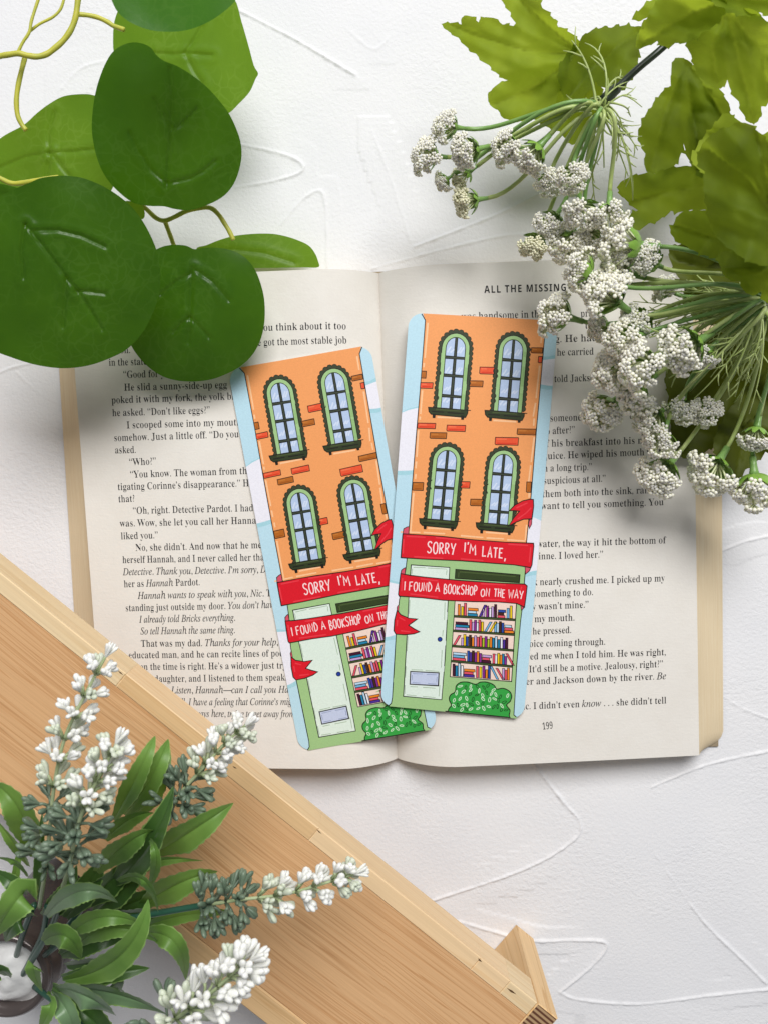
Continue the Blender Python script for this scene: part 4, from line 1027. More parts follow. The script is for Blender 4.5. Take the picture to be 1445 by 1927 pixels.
        # sill box
        box = [(cx + sl, cy - 12), (cx + sl * 0.2, cy - 4), (cx + sr, cy + 12), (cx + sr - 4, cy + 38), (cx + sr - 20, cy + 70), (cx + sl + 22, cy + 44), (cx + sl + 4, cy + 22)]
        for fx in (sl + 45, sr - 42):
            stroke([(cx + fx, cy + 48 + fx * .06), (cx + fx - 2, cy + 82 + fx * .06)], 24, LINE, 9.9)
        stroke([(cx + sr - 30, cy + 9), (cx + sr + 22, cy + 13)], 7, LINE, 9.9)
        shape(box, DGREEN, 10, 7)
        stroke([(cx + sl + 25, cy + 20), (cx + sl + 120, cy + 27)], 8, LINE, 10.7)
        stroke([(cx + sl + 150, cy + 30), (cx + sr - 30, cy + 40)], 8, LINE, 10.7)
        stroke([(cx + sl + 60, cy + 4), (cx + sr - 60, cy + 18)], 10, '46542D', 10.7)
    window(535, 808, 53, -608, 110, -175, 138)
    window(990, 832, 55, -614, 113, -182, 136)
    window(458, 1697, 58, -588, 110, -170, 134)
    window(910, 1730, 55, -590, 113, -173, 136)

    # green shop front
    lo = [(278, 370), (265, 480), (240, 600), (215, 720), (190, 990), (175, 1250), (160, 1500), (152, 1545), (130, 1580), (200, 1660), (1175, 1740)]
    hi = [(1150, 1655), (1130, 1640), (1138, 1500), (1150, 1250), (1180, 900), (1195, 780), (1222, 440)]
    fill(B(lo + hi), GREEN, 11)
    stroke(B(lo[:9]), 7, LINE, 11.5)
    stroke(B(hi), 7, LINE, 11.5)
    door = B([(308, 440), (612, 461), (600, 720), (575, 1200), (550, 1517), (247, 1490), (275, 1000), (292, 650)])
    shape(door, MINT, 12, 7)
    for a, b in [((325, 460), (420, 462)), ((440, 465), (590, 474)), ((590, 480), (585, 520)), ((318, 470), (312, 515)), ((297, 720), (292, 830)), ((283, 1010), (275, 1130)),
                 ((268, 1250), (262, 1340)), ((260, 1400), (258, 1470)), ((575, 740), (570, 880)), ((560, 960), (556, 1010)), ((552, 1120), (545, 1260)), ((535, 1400), (528, 1490)),
                 ((270, 1478), (350, 1486)), ((400, 1490), (500, 1500)), ((310, 1277), (400, 1280)), ((420, 1283), (530, 1290)), ((300, 1412), (360, 1415)), ((400, 1418), (500, 1425))]:
        stroke(B([a, b]), 6, 'A9BFA6', 12.8)
    kx, ky = B([(535, 1034)])[0]
    fill([(kx + 20 * math.cos(i * .5), ky + 20 * math.sin(i * .5)) for i in range(13)], LINE, 13)
    fill([(kx + 15 * math.cos(i * .5), ky + 15 * math.sin(i * .5)) for i in range(13)], '1F3C9C', 13.3)
    shape(B([(303, 1291), (528, 1302), (523, 1405), (298, 1393)]), 'C8D2EC', 13, 9)
    for a, b in [((320, 1308), (400, 1311)), ((430, 1314), (510, 1318)), ((318, 1380), (380, 1384)), ((440, 1388), (508, 1392)), ((316, 1320), (314, 1360)), ((512, 1335), (509, 1375))]:
        stroke(B([a, b]), 5, '8E9CBF', 13.7)
    shape(B([(660, 476), (1175, 520), (1170, 582), (655, 548)]), '33431F', 12, 8)
    stroke(B([(690, 495), (1140, 533)]), 9, '4A5C30', 12.8)
    stroke(B([(685, 500), (682, 540)]), 8, '4A5C30', 12.8)
    # book window
    shape(B([(655, 715), (1148, 738), (1110, 1372), (617, 1333)]), 'F7DDCF', 12, 7)
    shelves = [((645, 848), (1142, 878)), ((637, 964), (1136, 996)), ((632, 1086), (1130, 1122)), ((622, 1206), (1120, 1250)), ((620, 1333), (1112, 1370))]
    PAL = dict(o='F08A24', y='F3CF1B', p='E8566A', t='1F86B0', w='EFEFF6', l='C9A5DC', b='2A4CA8', k='8C2A93', m='4A1030', n='4B2314', s='76B4DE', g='B5C228', v='51309A', h='BFDDF2')
    rows = [
        [('V', 'o', 42, 88), ('V', 'y', 68, 72), ('V', 'p', 92, 100), ('S', 'tho', 112, 85), ('D', 'v', 200, 95), ('V', 'l', 238, 62), ('V', 'k', 268, 88), ('V', 'w', 290, 72), ('V', 'l', 310, 85), ('V', 'm', 334, 104), ('S', 'pnb', 352, 66), ('V', 's', 434, 80), ('V', 'y', 460, 100)],
        [('S', 'ltm', 20, 110), ('V', 'p', 142, 88), ('V', 'l', 162, 70), ('V', 'k', 180, 86), ('V', 'w', 198, 68), ('V', 'p', 214, 90), ('V', 'y', 236, 76), ('D', 's', 252, 80), ('D', 'y', 290, 82), ('V', 's', 342, 84), ('V', 'h', 360, 74), ('V', 'n', 380, 88), ('V', 'b', 400, 78), ('S', 'oph', 414, 76)],
        [('D', 'p', 8, 80), ('V', 'l', 82, 60), ('V', 'y', 100, 90), ('V', 'b', 120, 74), ('V', 'n', 144, 88), ('V', 'o', 166, 70), ('V', 'l', 186, 86), ('V', 'p', 206, 76), ('V', 'p', 228, 88), ('V', 'g', 250, 72), ('V', 'k', 270, 86), ('V', 'g', 290, 66), ('V', 'o', 310, 84), ('V', 't', 330, 78), ('V', 'h', 352, 92), ('V', 't', 374, 70), ('V', 'w', 396, 88), ('V', 'v', 416, 70), ('V', 'm', 438, 86)],
        [('S', 'psh', 16, 110), ('V', 'b', 140, 84), ('V', 'v', 158, 74), ('V', 'n', 178, 88), ('V', 'k', 198, 76), ('V', 'o', 216, 86), ('V', 'k', 236, 72), ('S', 'mpl', 250, 78), ('V', 'p', 344, 78), ('V', 'w', 362, 72), ('V', 'y', 382, 86), ('V', 'o', 402, 74), ('V', 't', 420, 84), ('V', 'k', 438, 66), ('R', 'p', 452, 90)],
        [('V', 'm', 26, 96), ('V', 't', 48, 84), ('V', 'h', 70, 104), ('V', 'w', 92, 88), ('S', 'vpo', 106, 92), ('V', 'p', 214, 92), ('V', 'y', 240, 88), ('V', 'k', 266, 98), ('V', 'o', 288, 70), ('V', 'b', 310, 104), ('R', 's', 328, 100), ('R', 'p', 374, 88), ('V', 'l', 424, 90), ('V', 'p', 444, 78), ('V', 'o', 464, 96)],
    ]
    for (a, b), row in zip(shelves, rows):
        dx, dy = b[0] - a[0], b[1] - a[1]
        lvl = 14.5

        def S(x, h):
            return (a[0] + x - h * 0.05, a[1] - 8 + x * dy / dx - h)
        if a[1] < 1300:
            fill(B([(a[0], a[1] - 9), (b[0], b[1] - 9), (b[0] - 1, b[1] + 12), (a[0] - 1, a[1] + 12)]), LINE, 14)
            fill(B([(a[0] + 4, a[1] - 4), (b[0] - 4, b[1] - 4), (b[0] - 4, b[1] + 7), (a[0] + 4, a[1] + 7)]), '41522A', 14.3)
        for kind, c, x, h in row:
            if kind == 'V':
                w = 9
                q = [S(x - w, 0), S(x + w, 0), S(x + w, h), S(x - w, h)]
                shape(B([(u + 5 * (i > 1), v) for i, (u, v) in enumerate(q)]), PAL[c], lvl, 5)
            elif kind in 'DR':
                lean = 48 if kind == 'D' else -48
                x0 = x if kind == 'D' else x + 40
                q = [S(x0, 0), S(x0 + 18, 0), S(x0 + 18 + lean, h), S(x0 + lean, h)]
                shape(B(q), PAL[c], lvl, 5)
            else:
                for j, cc in enumerate(c):
                    w = h - 8 * ((j * 7 + x) % 3)
                    q = [S(x + 3 * j, 22 * j), S(x + w, 22 * j), S(x + w, 22 * j + 20), S(x + 3 * j, 22 * j + 20)]
                    shape(B(q), PAL[cc], lvl, 5)
    stroke(B([(1148, 738), (1110, 1372)]), 7, LINE, 15.2)
    # bush
    bush = [(598, 1640), (606, 1590), (628, 1560), (610, 1520), (618, 1480), (658, 1452), (664, 1408), (700, 1378), (760, 1376), (820, 1394), (860, 1376), (920, 1378), (970, 1402), (990, 1432), (1040, 1425), (1090, 1447), (1112, 1485), (1100, 1530), (1070, 1560), (1098, 1600), (1092, 1640), (1080, 1690), (840, 1690), (590, 1670)]
    shape(B(bush), '38A546', 15.6, 8, smooth=3)
    def hit(x, y):
        r = False
        for i in range(len(bush)):
            a, b = bush[i], bush[i - 1]
            if (a[1] > y) != (b[1] > y) and x < (b[0] - a[0]) * (y - a[1]) / (b[1] - a[1]) + a[0]:
                r = not r
        return r
    r = random.Random(3)
    k = 0
    placed = []
    while k < 46:
        x, y = r.uniform(640, 1095), r.uniform(1395, 1600)
        if any(abs(x - u) < 30 and abs(y - v) < 28 for u, v in placed) or not all(hit(x + u, y + v) for u, v in ((22, 0), (-22, 0), (0, 24), (0, -24))):
            placed.append((-999, -999))
            if len(placed) > 3000:
                break
            continue
        placed.append((x, y))
        a = r.uniform(-1.4, 1.4) + 1.57
        L, wd = r.uniform(15, 20), r.uniform(6, 9)
        pts = []
        for i in range(10):
            q = i * math.tau / 10
            u, v = L * math.cos(q), wd * math.sin(q)
            pts.append((x + u * math.cos(a) - v * math.sin(a), y + u * math.sin(a) + v * math.cos(a)))
        c = 'D6F0D0' if r.random() < 0.55 else '17451B'
        stroke(B(pts), 5.5, c, 16.4, closed=True)
        k += 1
    # ribbon: folds first, then the bands and tails
    shape(B([(243, 192), (250, 152), (275, 138), (292, 134), (289, 196)]), PINK, 16, 6)
    shape(B([(1216, 455), (1266, 455), (1252, 488), (1220, 514)]), PINK, 16, 6)
    shape(B([(226, 512), (232, 482), (250, 468), (264, 462), (259, 522)]), PINK, 16, 6)
    shape(B([(1180, 752), (1214, 768), (1202, 790), (1188, 802)]), PINK, 16, 6)
    shape(B([(196, 805), (198, 775), (212, 755), (208, 820)]), PINK, 16, 6)
    shape([(1158, 1730), (1164, 1700), (1186, 1680), (1184, 1730), (1166, 1765)], PINK, 16, 6)
    top = B([(243, 193), (420, 203), (560, 214), (800, 240), (1050, 259), (1284, 268), (1287, 290), (1272, 440), (1262, 462), (1130, 440), (1000, 430), (700, 407), (400, 394), (228, 382), (234, 290)])
    shape(top, RED, 17, 8)
    low = B([(226, 510), (300, 524), (400, 536), (560, 552), (700, 565), (1000, 585), (1216, 594), (1233, 608), (1225, 690), (1212, 778), (1150, 748), (1000, 736), (800, 733), (560, 722), (400, 703), (215, 690), (207, 676), (216, 590)])
    shape(low, RED, 17, 8)
    shape(B([(197, 802), (225, 838), (290, 866), (357, 872), (325, 895), (288, 922), (330, 950), (376, 974), (330, 990), (260, 998), (188, 993), (172, 965), (178, 880)]), RED, 17, 8)
    shape([(1005, 1622), (1045, 1580), (1110, 1545), (1170, 1531), (1198, 1534), (1200, 1590), (1186, 1688), (1120, 1690), (1060, 1713), (1000, 1742), (1040, 1680), (1085, 1627), (1045, 1622)], RED, 17, 8)
    for pts in ([(500, 222), (690, 240)], [(270, 212), (420, 220)], [(1080, 275), (1240, 285)], [(700, 392), (880, 405)], [(330, 375), (560, 388)], [(250, 235), (244, 350)],
                [(1262, 300), (1250, 420)], [(380, 552), (520, 568)], [(860, 590), (1060, 600)], [(300, 672), (520, 698)], [(880, 716), (1060, 722)], [(240, 545), (232, 650)], [(1190, 615), (1180, 640)],
                [(225, 965), (300, 975)], [(215, 860), (260, 885)], [(200, 880), (196, 930)]):
        stroke(B(pts), 10, RED2, 17.8)
    stroke([(1060, 1600), (1150, 1560)], 10, RED2, 17.8)
    stroke([(1070, 1690), (1140, 1640), (1180, 1600)], 10, RED2, 17.8)

    # lettering on the ribbon
    L = {
        'S': [[(.88, .86), (.62, 1), (.25, .95), (.12, .76), (.3, .58), (.68, .44), (.85, .24), (.66, .04), (.3, 0), (.06, .14)]],
        'O': [[(.5, 1), (.18, .85), (.06, .5), (.2, .12), (.5, 0), (.82, .15), (.93, .52), (.8, .88), (.5, 1)]],
        'R': [[(.14, 0), (.12, 1)], [(.12, .98), (.55, .97), (.78, .78), (.6, .55), (.15, .47)], [(.36, .48), (.9, 0)]],
        'Y': [[(.04, 1), (.28, .62), (.48, .5)], [(.95, 1), (.66, .6), (.42, 0)]],
        'I': [[(.5, 1), (.48, 0)]], "'": [[(.6, 1.04), (.4, .78)]],
        'M': [[(.05, 0), (.14, 1), (.5, .42), (.86, 1), (.95, 0)]],
        'L': [[(.15, 1), (.13, 0), (.85, .04)]],
        'A': [[(.04, 0), (.48, 1), (.92, 0)], [(.2, .36), (.78, .36)]],
        'T': [[(.02, .98), (.95, 1)], [(.5, 1), (.47, 0)]],
        'E': [[(.85, 1), (.15, .98), (.13, .02), (.88, 0)], [(.14, .52), (.72, .54)]],
        ',': [[(.6, .06), (.3, -.24)]],
        'F': [[(.9, 1), (.15, .97), (.12, 0)], [(.14, .52), (.75, .54)]],
        'U': [[(.1, 1), (.12, .35), (.35, .02), (.68, .06), (.88, .4), (.9, 1)]],
        'N': [[(.1, 0), (.14, 1), (.84, .03), (.88, 1)]],
        'D': [[(.14, 0), (.14, 1), (.55, .9), (.9, .55), (.7, .15), (.14, 0)]],
        'B': [[(.14, 0), (.14, 1), (.6, .95), (.7, .72), (.2, .54), (.8, .42), (.82, .12), (.14, 0)]],
        'K': [[(.14, 0), (.14, 1)], [(.86, 1), (.16, .46), (.9, 0)]],
        'H': [[(.12, 0), (.14, 1)], [(.86, 0), (.88, 1)], [(.13, .5), (.87, .52)]],
        'P': [[(.14, 0), (.14, 1), (.62, .96), (.8, .74), (.58, .5), (.15, .44)]],
        'W': [[(.03, 1), (.24, 0), (.5, .66), (.74, 0), (.97, 1)]],
    }
    curvy = 'SOUDBPR'

    def word(s, x0, y0, x1, y1, h, hw):
        n = len(s)
        wts = [0.45 if c in "I'," else (1.25 if c in 'MW' else 1.0) for c in s]
        tot = sum(wts)
        x = 0.0
        for i, c in enumerate(s):
            w = wts[i] / tot
            ox = x0 + (x1 - x0) * x
            oy = y0 + (y1 - y0) * x + math.sin(i * 2.1 + len(s)) * h * 0.035
            cw = (x1 - x0) * w * 0.82
            hh = h * (1 + 0.05 * math.sin(i * 1.7))
            for st in L[c]:
                pts = [(ox + a * cw + b * hh * 0.06, oy + a * cw * (y1 - y0) / (x1 - x0) - b * hh) for a, b in st]
                stroke(B(pts), hw, 'FFE3E4', 18.5, smooth=5 if (c in curvy and len(st) > 3) else 0)
            x += w
    word('SORRY', 432, 345, 664, 358, 88, 9.5)
    word("I'M", 722, 335, 830, 364, 76, 9.5)
    word('LATE,', 868, 372, 1066, 392, 80, 9.5)
    word('I', 247, 640, 268, 641, 70, 8)
    word('FOUND', 288, 646, 476, 652, 68, 8)
    word('A', 497, 650, 540, 652, 66, 8)
    word('BOOKSHOP', 562, 668, 838, 682, 72, 8)
    word('ON', 858, 690, 938, 692, 58, 8)
    word('THE', 964, 693, 1060, 700, 62, 8)
    word('WAY', 1080, 702, 1208, 712, 66, 8)


draw_art()


def build_bookmark(quad, zs, bend, label):
    c = [P(x, y, z) for (x, y), z in zip(quad, zs)]
    H = sum(c, Vector()) / 4

    def W(u, v, dz):
        a = c[0].lerp(c[1], u)
        b = c[3].lerp(c[2], u)
        q = a.lerp(b, v)
        q.z += bend * (4 * v * (1 - v)) + dz
        return q
    mb = MB()
    r, seg = 0.0052, 8
    out = []
    for cx, cy, a0 in ((CW - r, r, -90), (CW - r, CH - r, 0), (r, CH - r, 90), (r, r, 180)):
        for i in range(seg + 1):
            a = math.radians(a0 + 90 * i / seg)
            out.append((cx + r * math.cos(a), cy + r * math.sin(a)))
    # split the long sides so that the card can bend
    ring = []
    for i in range(len(out)):
        a, b = out[i], out[(i + 1) % len(out)]
        k = 16 if abs(a[1] - b[1]) > 0.05 else 1
        for j in range(k):
            ring.append((a[0] + (b[0] - a[0]) * j / k, a[1] + (b[1] - a[1]) * j / k))
    n = len(ring)
    top = [W(x / CW, y / CH, 0) for x, y in ring]
    mid = [W(x / CW, y / CH, -0.00022) for x, y in ring]
    bot = [W(x / CW, y / CH, -0.00036) for x, y in ring]
    sky = ink(SKY)
    core = ink('E9E8E4')
    # face as strips across the card
    verts, faces = [], []
    ys = sorted({round(y, 6) for x, y in ring})
    def span(y):
        d = 0.0
        if y < r:
            d = r - math.sqrt(max(0, r * r - (r - y) ** 2))
        elif y > CH - r:
            d = r - math.sqrt(max(0, r * r - (y - CH + r) ** 2))
        return d, CW - d
    for y in ys:
        x0, x1 = span(y)
        for k in range(5):
            verts.append(W((x0 + (x1 - x0) * k / 4) / CW, y / CH, 0))
    for i in range(len(ys) - 1):
        for k in range(4):
            faces.append((i * 5 + k, (i + 1) * 5 + k, (i + 1) * 5 + k + 1, i * 5 + k + 1))
    mb.add(verts, faces, sky)
    mb.add(top + mid + bot, [(i, (i + 1) % n, n + (i + 1) % n, n + i) for i in range(n)] + [(n + i, n + (i + 1) % n, 2 * n + (i + 1) % n, 2 * n + i) for i in range(n)]
           + [tuple(range(2 * n, 3 * n))], core)
    for j, (lv, poly, ci) in enumerate(OPS):
        dz = 0.000006 + lv * 0.0000060 + (j % 5) * 0.0000004
        # long shapes follow the bend: cut them across the card
        ymin, ymax = min(p[1] for p in poly), max(p[1] for p in poly)
        pieces = [poly]
        if ymax - ymin > 0.012:
            pieces = []
            y = ymin
            while y < ymax - 1e-9:
                q = poly
                for lim, sgn in ((y, 1), (min(y + 0.010, ymax), -1)):
                    o = []
                    for i in range(len(q)):
                        a, b = q[i - 1], q[i]
                        da, db = (a[1] - lim) * sgn, (b[1] - lim) * sgn
                        if (da >= 0) != (db >= 0):
                            t = da / (da - db)
                            o.append((a[0] + (b[0] - a[0]) * t, a[1] + (b[1] - a[1]) * t))
                        if db >= 0:
                            o.append(b)
                    q = o
                    if len(q) < 3:
                        break
                if len(q) > 2:
                    pieces.append(q)
                y += 0.010
        for q in pieces:
            tris = tessellate_polygon([[Vector((x, y, 0)) for x, y in q]]) if len(q) > 4 else [tuple(range(len(q)))]
            fs = []
            for t in tris:
                ar = sum(q[t[i - 1]][0] * q[t[i]][1] - q[t[i]][0] * q[t[i - 1]][1] for i in range(len(t)))
                fs.append(tuple(t) if ar < 0 else tuple(reversed(t)))
            mb.add([W(x / CW, y / CH, dz) for x, y in q], fs, ci)
    o = mb.build('bookmark', INKS, None, origin=H, smooth=False)
    tag(o, label, 'bookmark', 'bookmarks printed with a bookshop house front')


build_bookmark(CARD_B, (0.0164, 0.0174, 0.0170, 0.0166), 0.0006, 'tilted bookmark tucked partly under the other one, on the left page and gutter')
build_bookmark(CARD_F, (0.0184, 0.0172, 0.0178, 0.0192), 0.0010, 'fully visible bookmark overlapping the other one, on the right page below white blossoms')

# ------------------------------------------------------------------ wooden stand
def endgrain():
    t = NT('pine_end_grain')
    v = t.coord((0.15, 1, 1), (0, 0, 0.10))
    w = t.n('ShaderNodeTexWave', wave_type='BANDS', bands_direction='Y')
    w.inputs['Scale'].default_value = 175
    w.inputs['Distortion'].default_value = 0.9
    w.inputs['Detail'].default_value = 2
    t.l(v, w.inputs['Vector'])
    t.l(t.ramp(w.outputs['Fac'], [(0.25, (0.10, 0.035, 0.015, 1)), (0.5, (0.33, 0.19, 0.09, 1)), (0.8, (0.42, 0.28, 0.15, 1))]), t.b.inputs['Base Color'])
    t.b.inputs['Roughness'].default_value = 0.7
    return t.mat


W_PANEL = mat_wood('reddish_pine', (0.60, 0.33, 0.15, 1), (0.70, 0.425, 0.215, 1), (0.47, 0.225, 0.085, 1), 480, 0.78)
W_RIM1 = mat_wood('pale_pine', (0.79, 0.545, 0.30, 1), (0.82, 0.60, 0.36, 1), (0.73, 0.47, 0.23, 1), 200, 0.6)
W_RIM2 = mat_wood('cream_pine', (0.75, 0.55, 0.32, 1), (0.80, 0.62, 0.38, 1), (0.68, 0.46, 0.22, 1), 160, 0.6)
W_RIM3 = mat_wood('honey_pine', (0.66, 0.42, 0.20, 1), (0.73, 0.49, 0.255, 1), (0.55, 0.31, 0.125, 1), 260, 0.7)
W_LEG = mat_wood('upright_pine', (0.72, 0.46, 0.21, 1), (0.79, 0.54, 0.28, 1), (0.58, 0.32, 0.12, 1), 170, 0.8)
for _n in W_LEG.node_tree.nodes:          # the grain of the end panel runs upwards
    if _n.type == 'MAPPING':
        s = _n.inputs['Scale'].default_value
        _n.inputs['Scale'].default_value = (s[2], s[1], s[0])
W_END = endgrain()


def bbox(mb, x0, x1, y0, y1, z0, z1, b=0.0006, mat=0, topmat=None):
    X = [(x0, y0, z0), (x1, y0, z0), (x1, y1, z0), (x0, y1, z0)]
    v = []
    for z, k in ((z0, b), (z0 + b, 0), (z1 - b, 0), (z1, b)):
        v += [(x0 + k, y0 + k, z), (x1 - k, y0 + k, z), (x1 - k, y1 - k, z), (x0 + k, y1 - k, z)]
    f = [(3, 2, 1, 0)]
    for r in range(3):
        f += [(r * 4 + i, r * 4 + (i + 1) % 4, r * 4 + 4 + (i + 1) % 4, r * 4 + 4 + i) for i in range(4)]
    mb.add(v, f, mat)
    mb.add(v, [(12, 13, 14, 15)], mat if topmat is None else topmat)


def build_stand():
    zt = 0.056
    e0, e1 = P(130, 1182, zt), P(1011, 1889, zt)
    d = (e1 - e0).normalized()
    rz = math.atan2(d.y, d.x)
    n = Vector((-d.y, d.x, 0))
    root = thing('wooden_stand', (e1.x, e1.y, 0), 'low pale pine stand with reddish grained top lying diagonally over the book corner', 'wooden stand', rz)
    low = P(344, 1805, zt)
    Wd = -(low - e1).dot(n)
    x_of = lambda px, py: (P(px, py, zt) - e1).dot(d)
    mb = MB()
    bbox(mb, -0.43, 0.0, -Wd + 0.0098, -0.0062, zt - 0.0155, zt - 0.0004, 0.0002)
    mb.build('top_panel', W_PANEL, root, local=True, smooth=False)
    cuts = [-0.43, x_of(-40, 1050), x_of(238, 1268), x_of(600, 1560), x_of(905, 1804), x_of(960, 1848), 0.0]
    mb = MB()
    mats = [2, 1, 0, 0, 0, 1]
    for i in range(6):
        bbox(mb, cuts[i], cuts[i + 1] - 0.00004, -0.006 - 0.0002, 0.0, zt - 0.016, zt, 0.00035, mats[i], [1, 1, 2, 0, 0, 1][i])
    # small chips and splits along the worn strip
    for (ax, ay), (bx, by), wd in (((953, 1860), (971, 1872), 0.0005), ((905, 1797), (911, 1806), 0.0004), ((222, 1262), (236, 1266), 0.0003), ((600, 1556), (612, 1563), 0.00025), ((438, 1442), (446, 1447), 0.0003)):
        a, b = P(ax, ay, zt) - e1, P(bx, by, zt) - e1
        a, b = Vector((a.dot(d), min(a.dot(n), -0.0008), zt + 0.00006)), Vector((b.dot(d), min(b.dot(n), -0.001), zt + 0.00006))
        m = (a + b) / 2
        mb.add([a, m + Vector((0, -wd, 0)), b, m + Vector((0, wd * 0.7, 0))], [(0, 1, 2, 3)], 3)
    mb.build('edge_strip', [W_RIM1, W_RIM2, W_RIM3, mat_plain('dark_split', (0.10, 0.05, 0.02, 1), 0.8)], root, local=True, smooth=False)
    mb = MB()
    bbox(mb, -0.43, 0.0, -Wd, -Wd + 0.0096, zt - 0.016, zt, 0.0005)
    mb.build('edge_strip', W_RIM3, root, local=True, smooth=False)
    for x0, x1 in ((0.00005, 0.0098), (-0.4401, -0.4302)):
        mb = MB()
        bbox(mb, x0, x1, -Wd, 0.0002, 0.0, zt + 0.0001, 0.0004, 0, 1)
        mb.build('end_panel', [W_LEG, W_END], root, local=True, smooth=False)


build_stand()


# ------------------------------------------------------------------ leaves cut from an outline
def seg_dist(p, line):
    best, sgn = 1e9, 1
    for a, b in zip(line[:-1], line[1:]):
        dx, dy = b[0] - a[0], b[1] - a[1]
        L = dx * dx + dy * dy or 1e-9
        t = max(0, min(1, ((p[0] - a[0]) * dx + (p[1] - a[1]) * dy) / L))
        dd = math.hypot(p[0] - a[0] - t * dx, p[1] - a[1] - t * dy)
        best = min(best, dd)
    return best


def sheet(outline, zf, spacing):
    """triangulated leaf blade: outline and relief in photo units, carried out to the heights zf gives"""
    n = len(outline)
    co = [Vector(p) for p in outline]
    xs, ys = [p[0] for p in outline], [p[1] for p in outline]
    rr = random.Random(int(sum(xs)))

    def inside(x, y):
        r = False
        for i in range(n):
            x1, y1 = outline[i]
            x2, y2 = outline[i - 1]
            if (y1 > y) != (y2 > y) and x < (x2 - x1) * (y - y1) / (y2 - y1) + x1:
                r = not r
        return r
    y = min(ys) + spacing / 2
    odd = 0
    oc = [outline[i] for i in range(n)]
    while y < max(ys):
        x = min(xs) + (spacing / 2 if odd else 0)
        while x < max(xs):
            if inside(x, y):
                dmin = min((x - q[0]) ** 2 + (y - q[1]) ** 2 for q in oc)
                if dmin > (spacing * 0.45) ** 2:
                    co.append(Vector((x, y)))
            x += spacing
        y += spacing * 0.87
        odd ^= 1
    vs, es, fs, *_ = delaunay_2d_cdt(co, [(i, (i + 1) % n) for i in range(n)], [], 1, 1e-5)
    verts = [P(v.x, v.y, zf(v.x, v.y)) for v in vs]
    faces = []
    for f in fs:
        a, b, c = (vs[i] for i in f[:3])
        cr = (b.x - a.x) * (c.y - a.y) - (b.y - a.y) * (c.x - a.x)
        faces.append(tuple(f) if cr < 0 else tuple(reversed(f)))
    return verts, faces


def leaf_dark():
    return mat_leaf('round_leaf_shaded', (0.018, 0.075, 0.006, 1), (0.048, 0.140, 0.008, 1), (0.16, 0.36, 0.008, 1), 0.50, 0.29, 0.26, (0.11, 0.22, 0.045, 1))  # leaves getting less window light: their shade is put into a darker green


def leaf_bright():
    return mat_leaf('round_leaf_lit', (0.085, 0.205, 0.014, 1), (0.125, 0.26, 0.018, 1), (0.30, 0.48, 0.02, 1), 0.52, 0.42, 0.30, (0.24, 0.38, 0.07, 1))  # same leaf facing the window: the light is put into a brighter green


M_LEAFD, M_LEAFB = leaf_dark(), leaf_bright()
M_VINE = mat_soft('vine_stem', (0.52, 0.50, 0.055, 1), (0.42, 0.44, 0.06, 1), 0.2, 0.45)
Z = lambda pts, s=2.007: [(x / s, y / s) for x, y in pts]

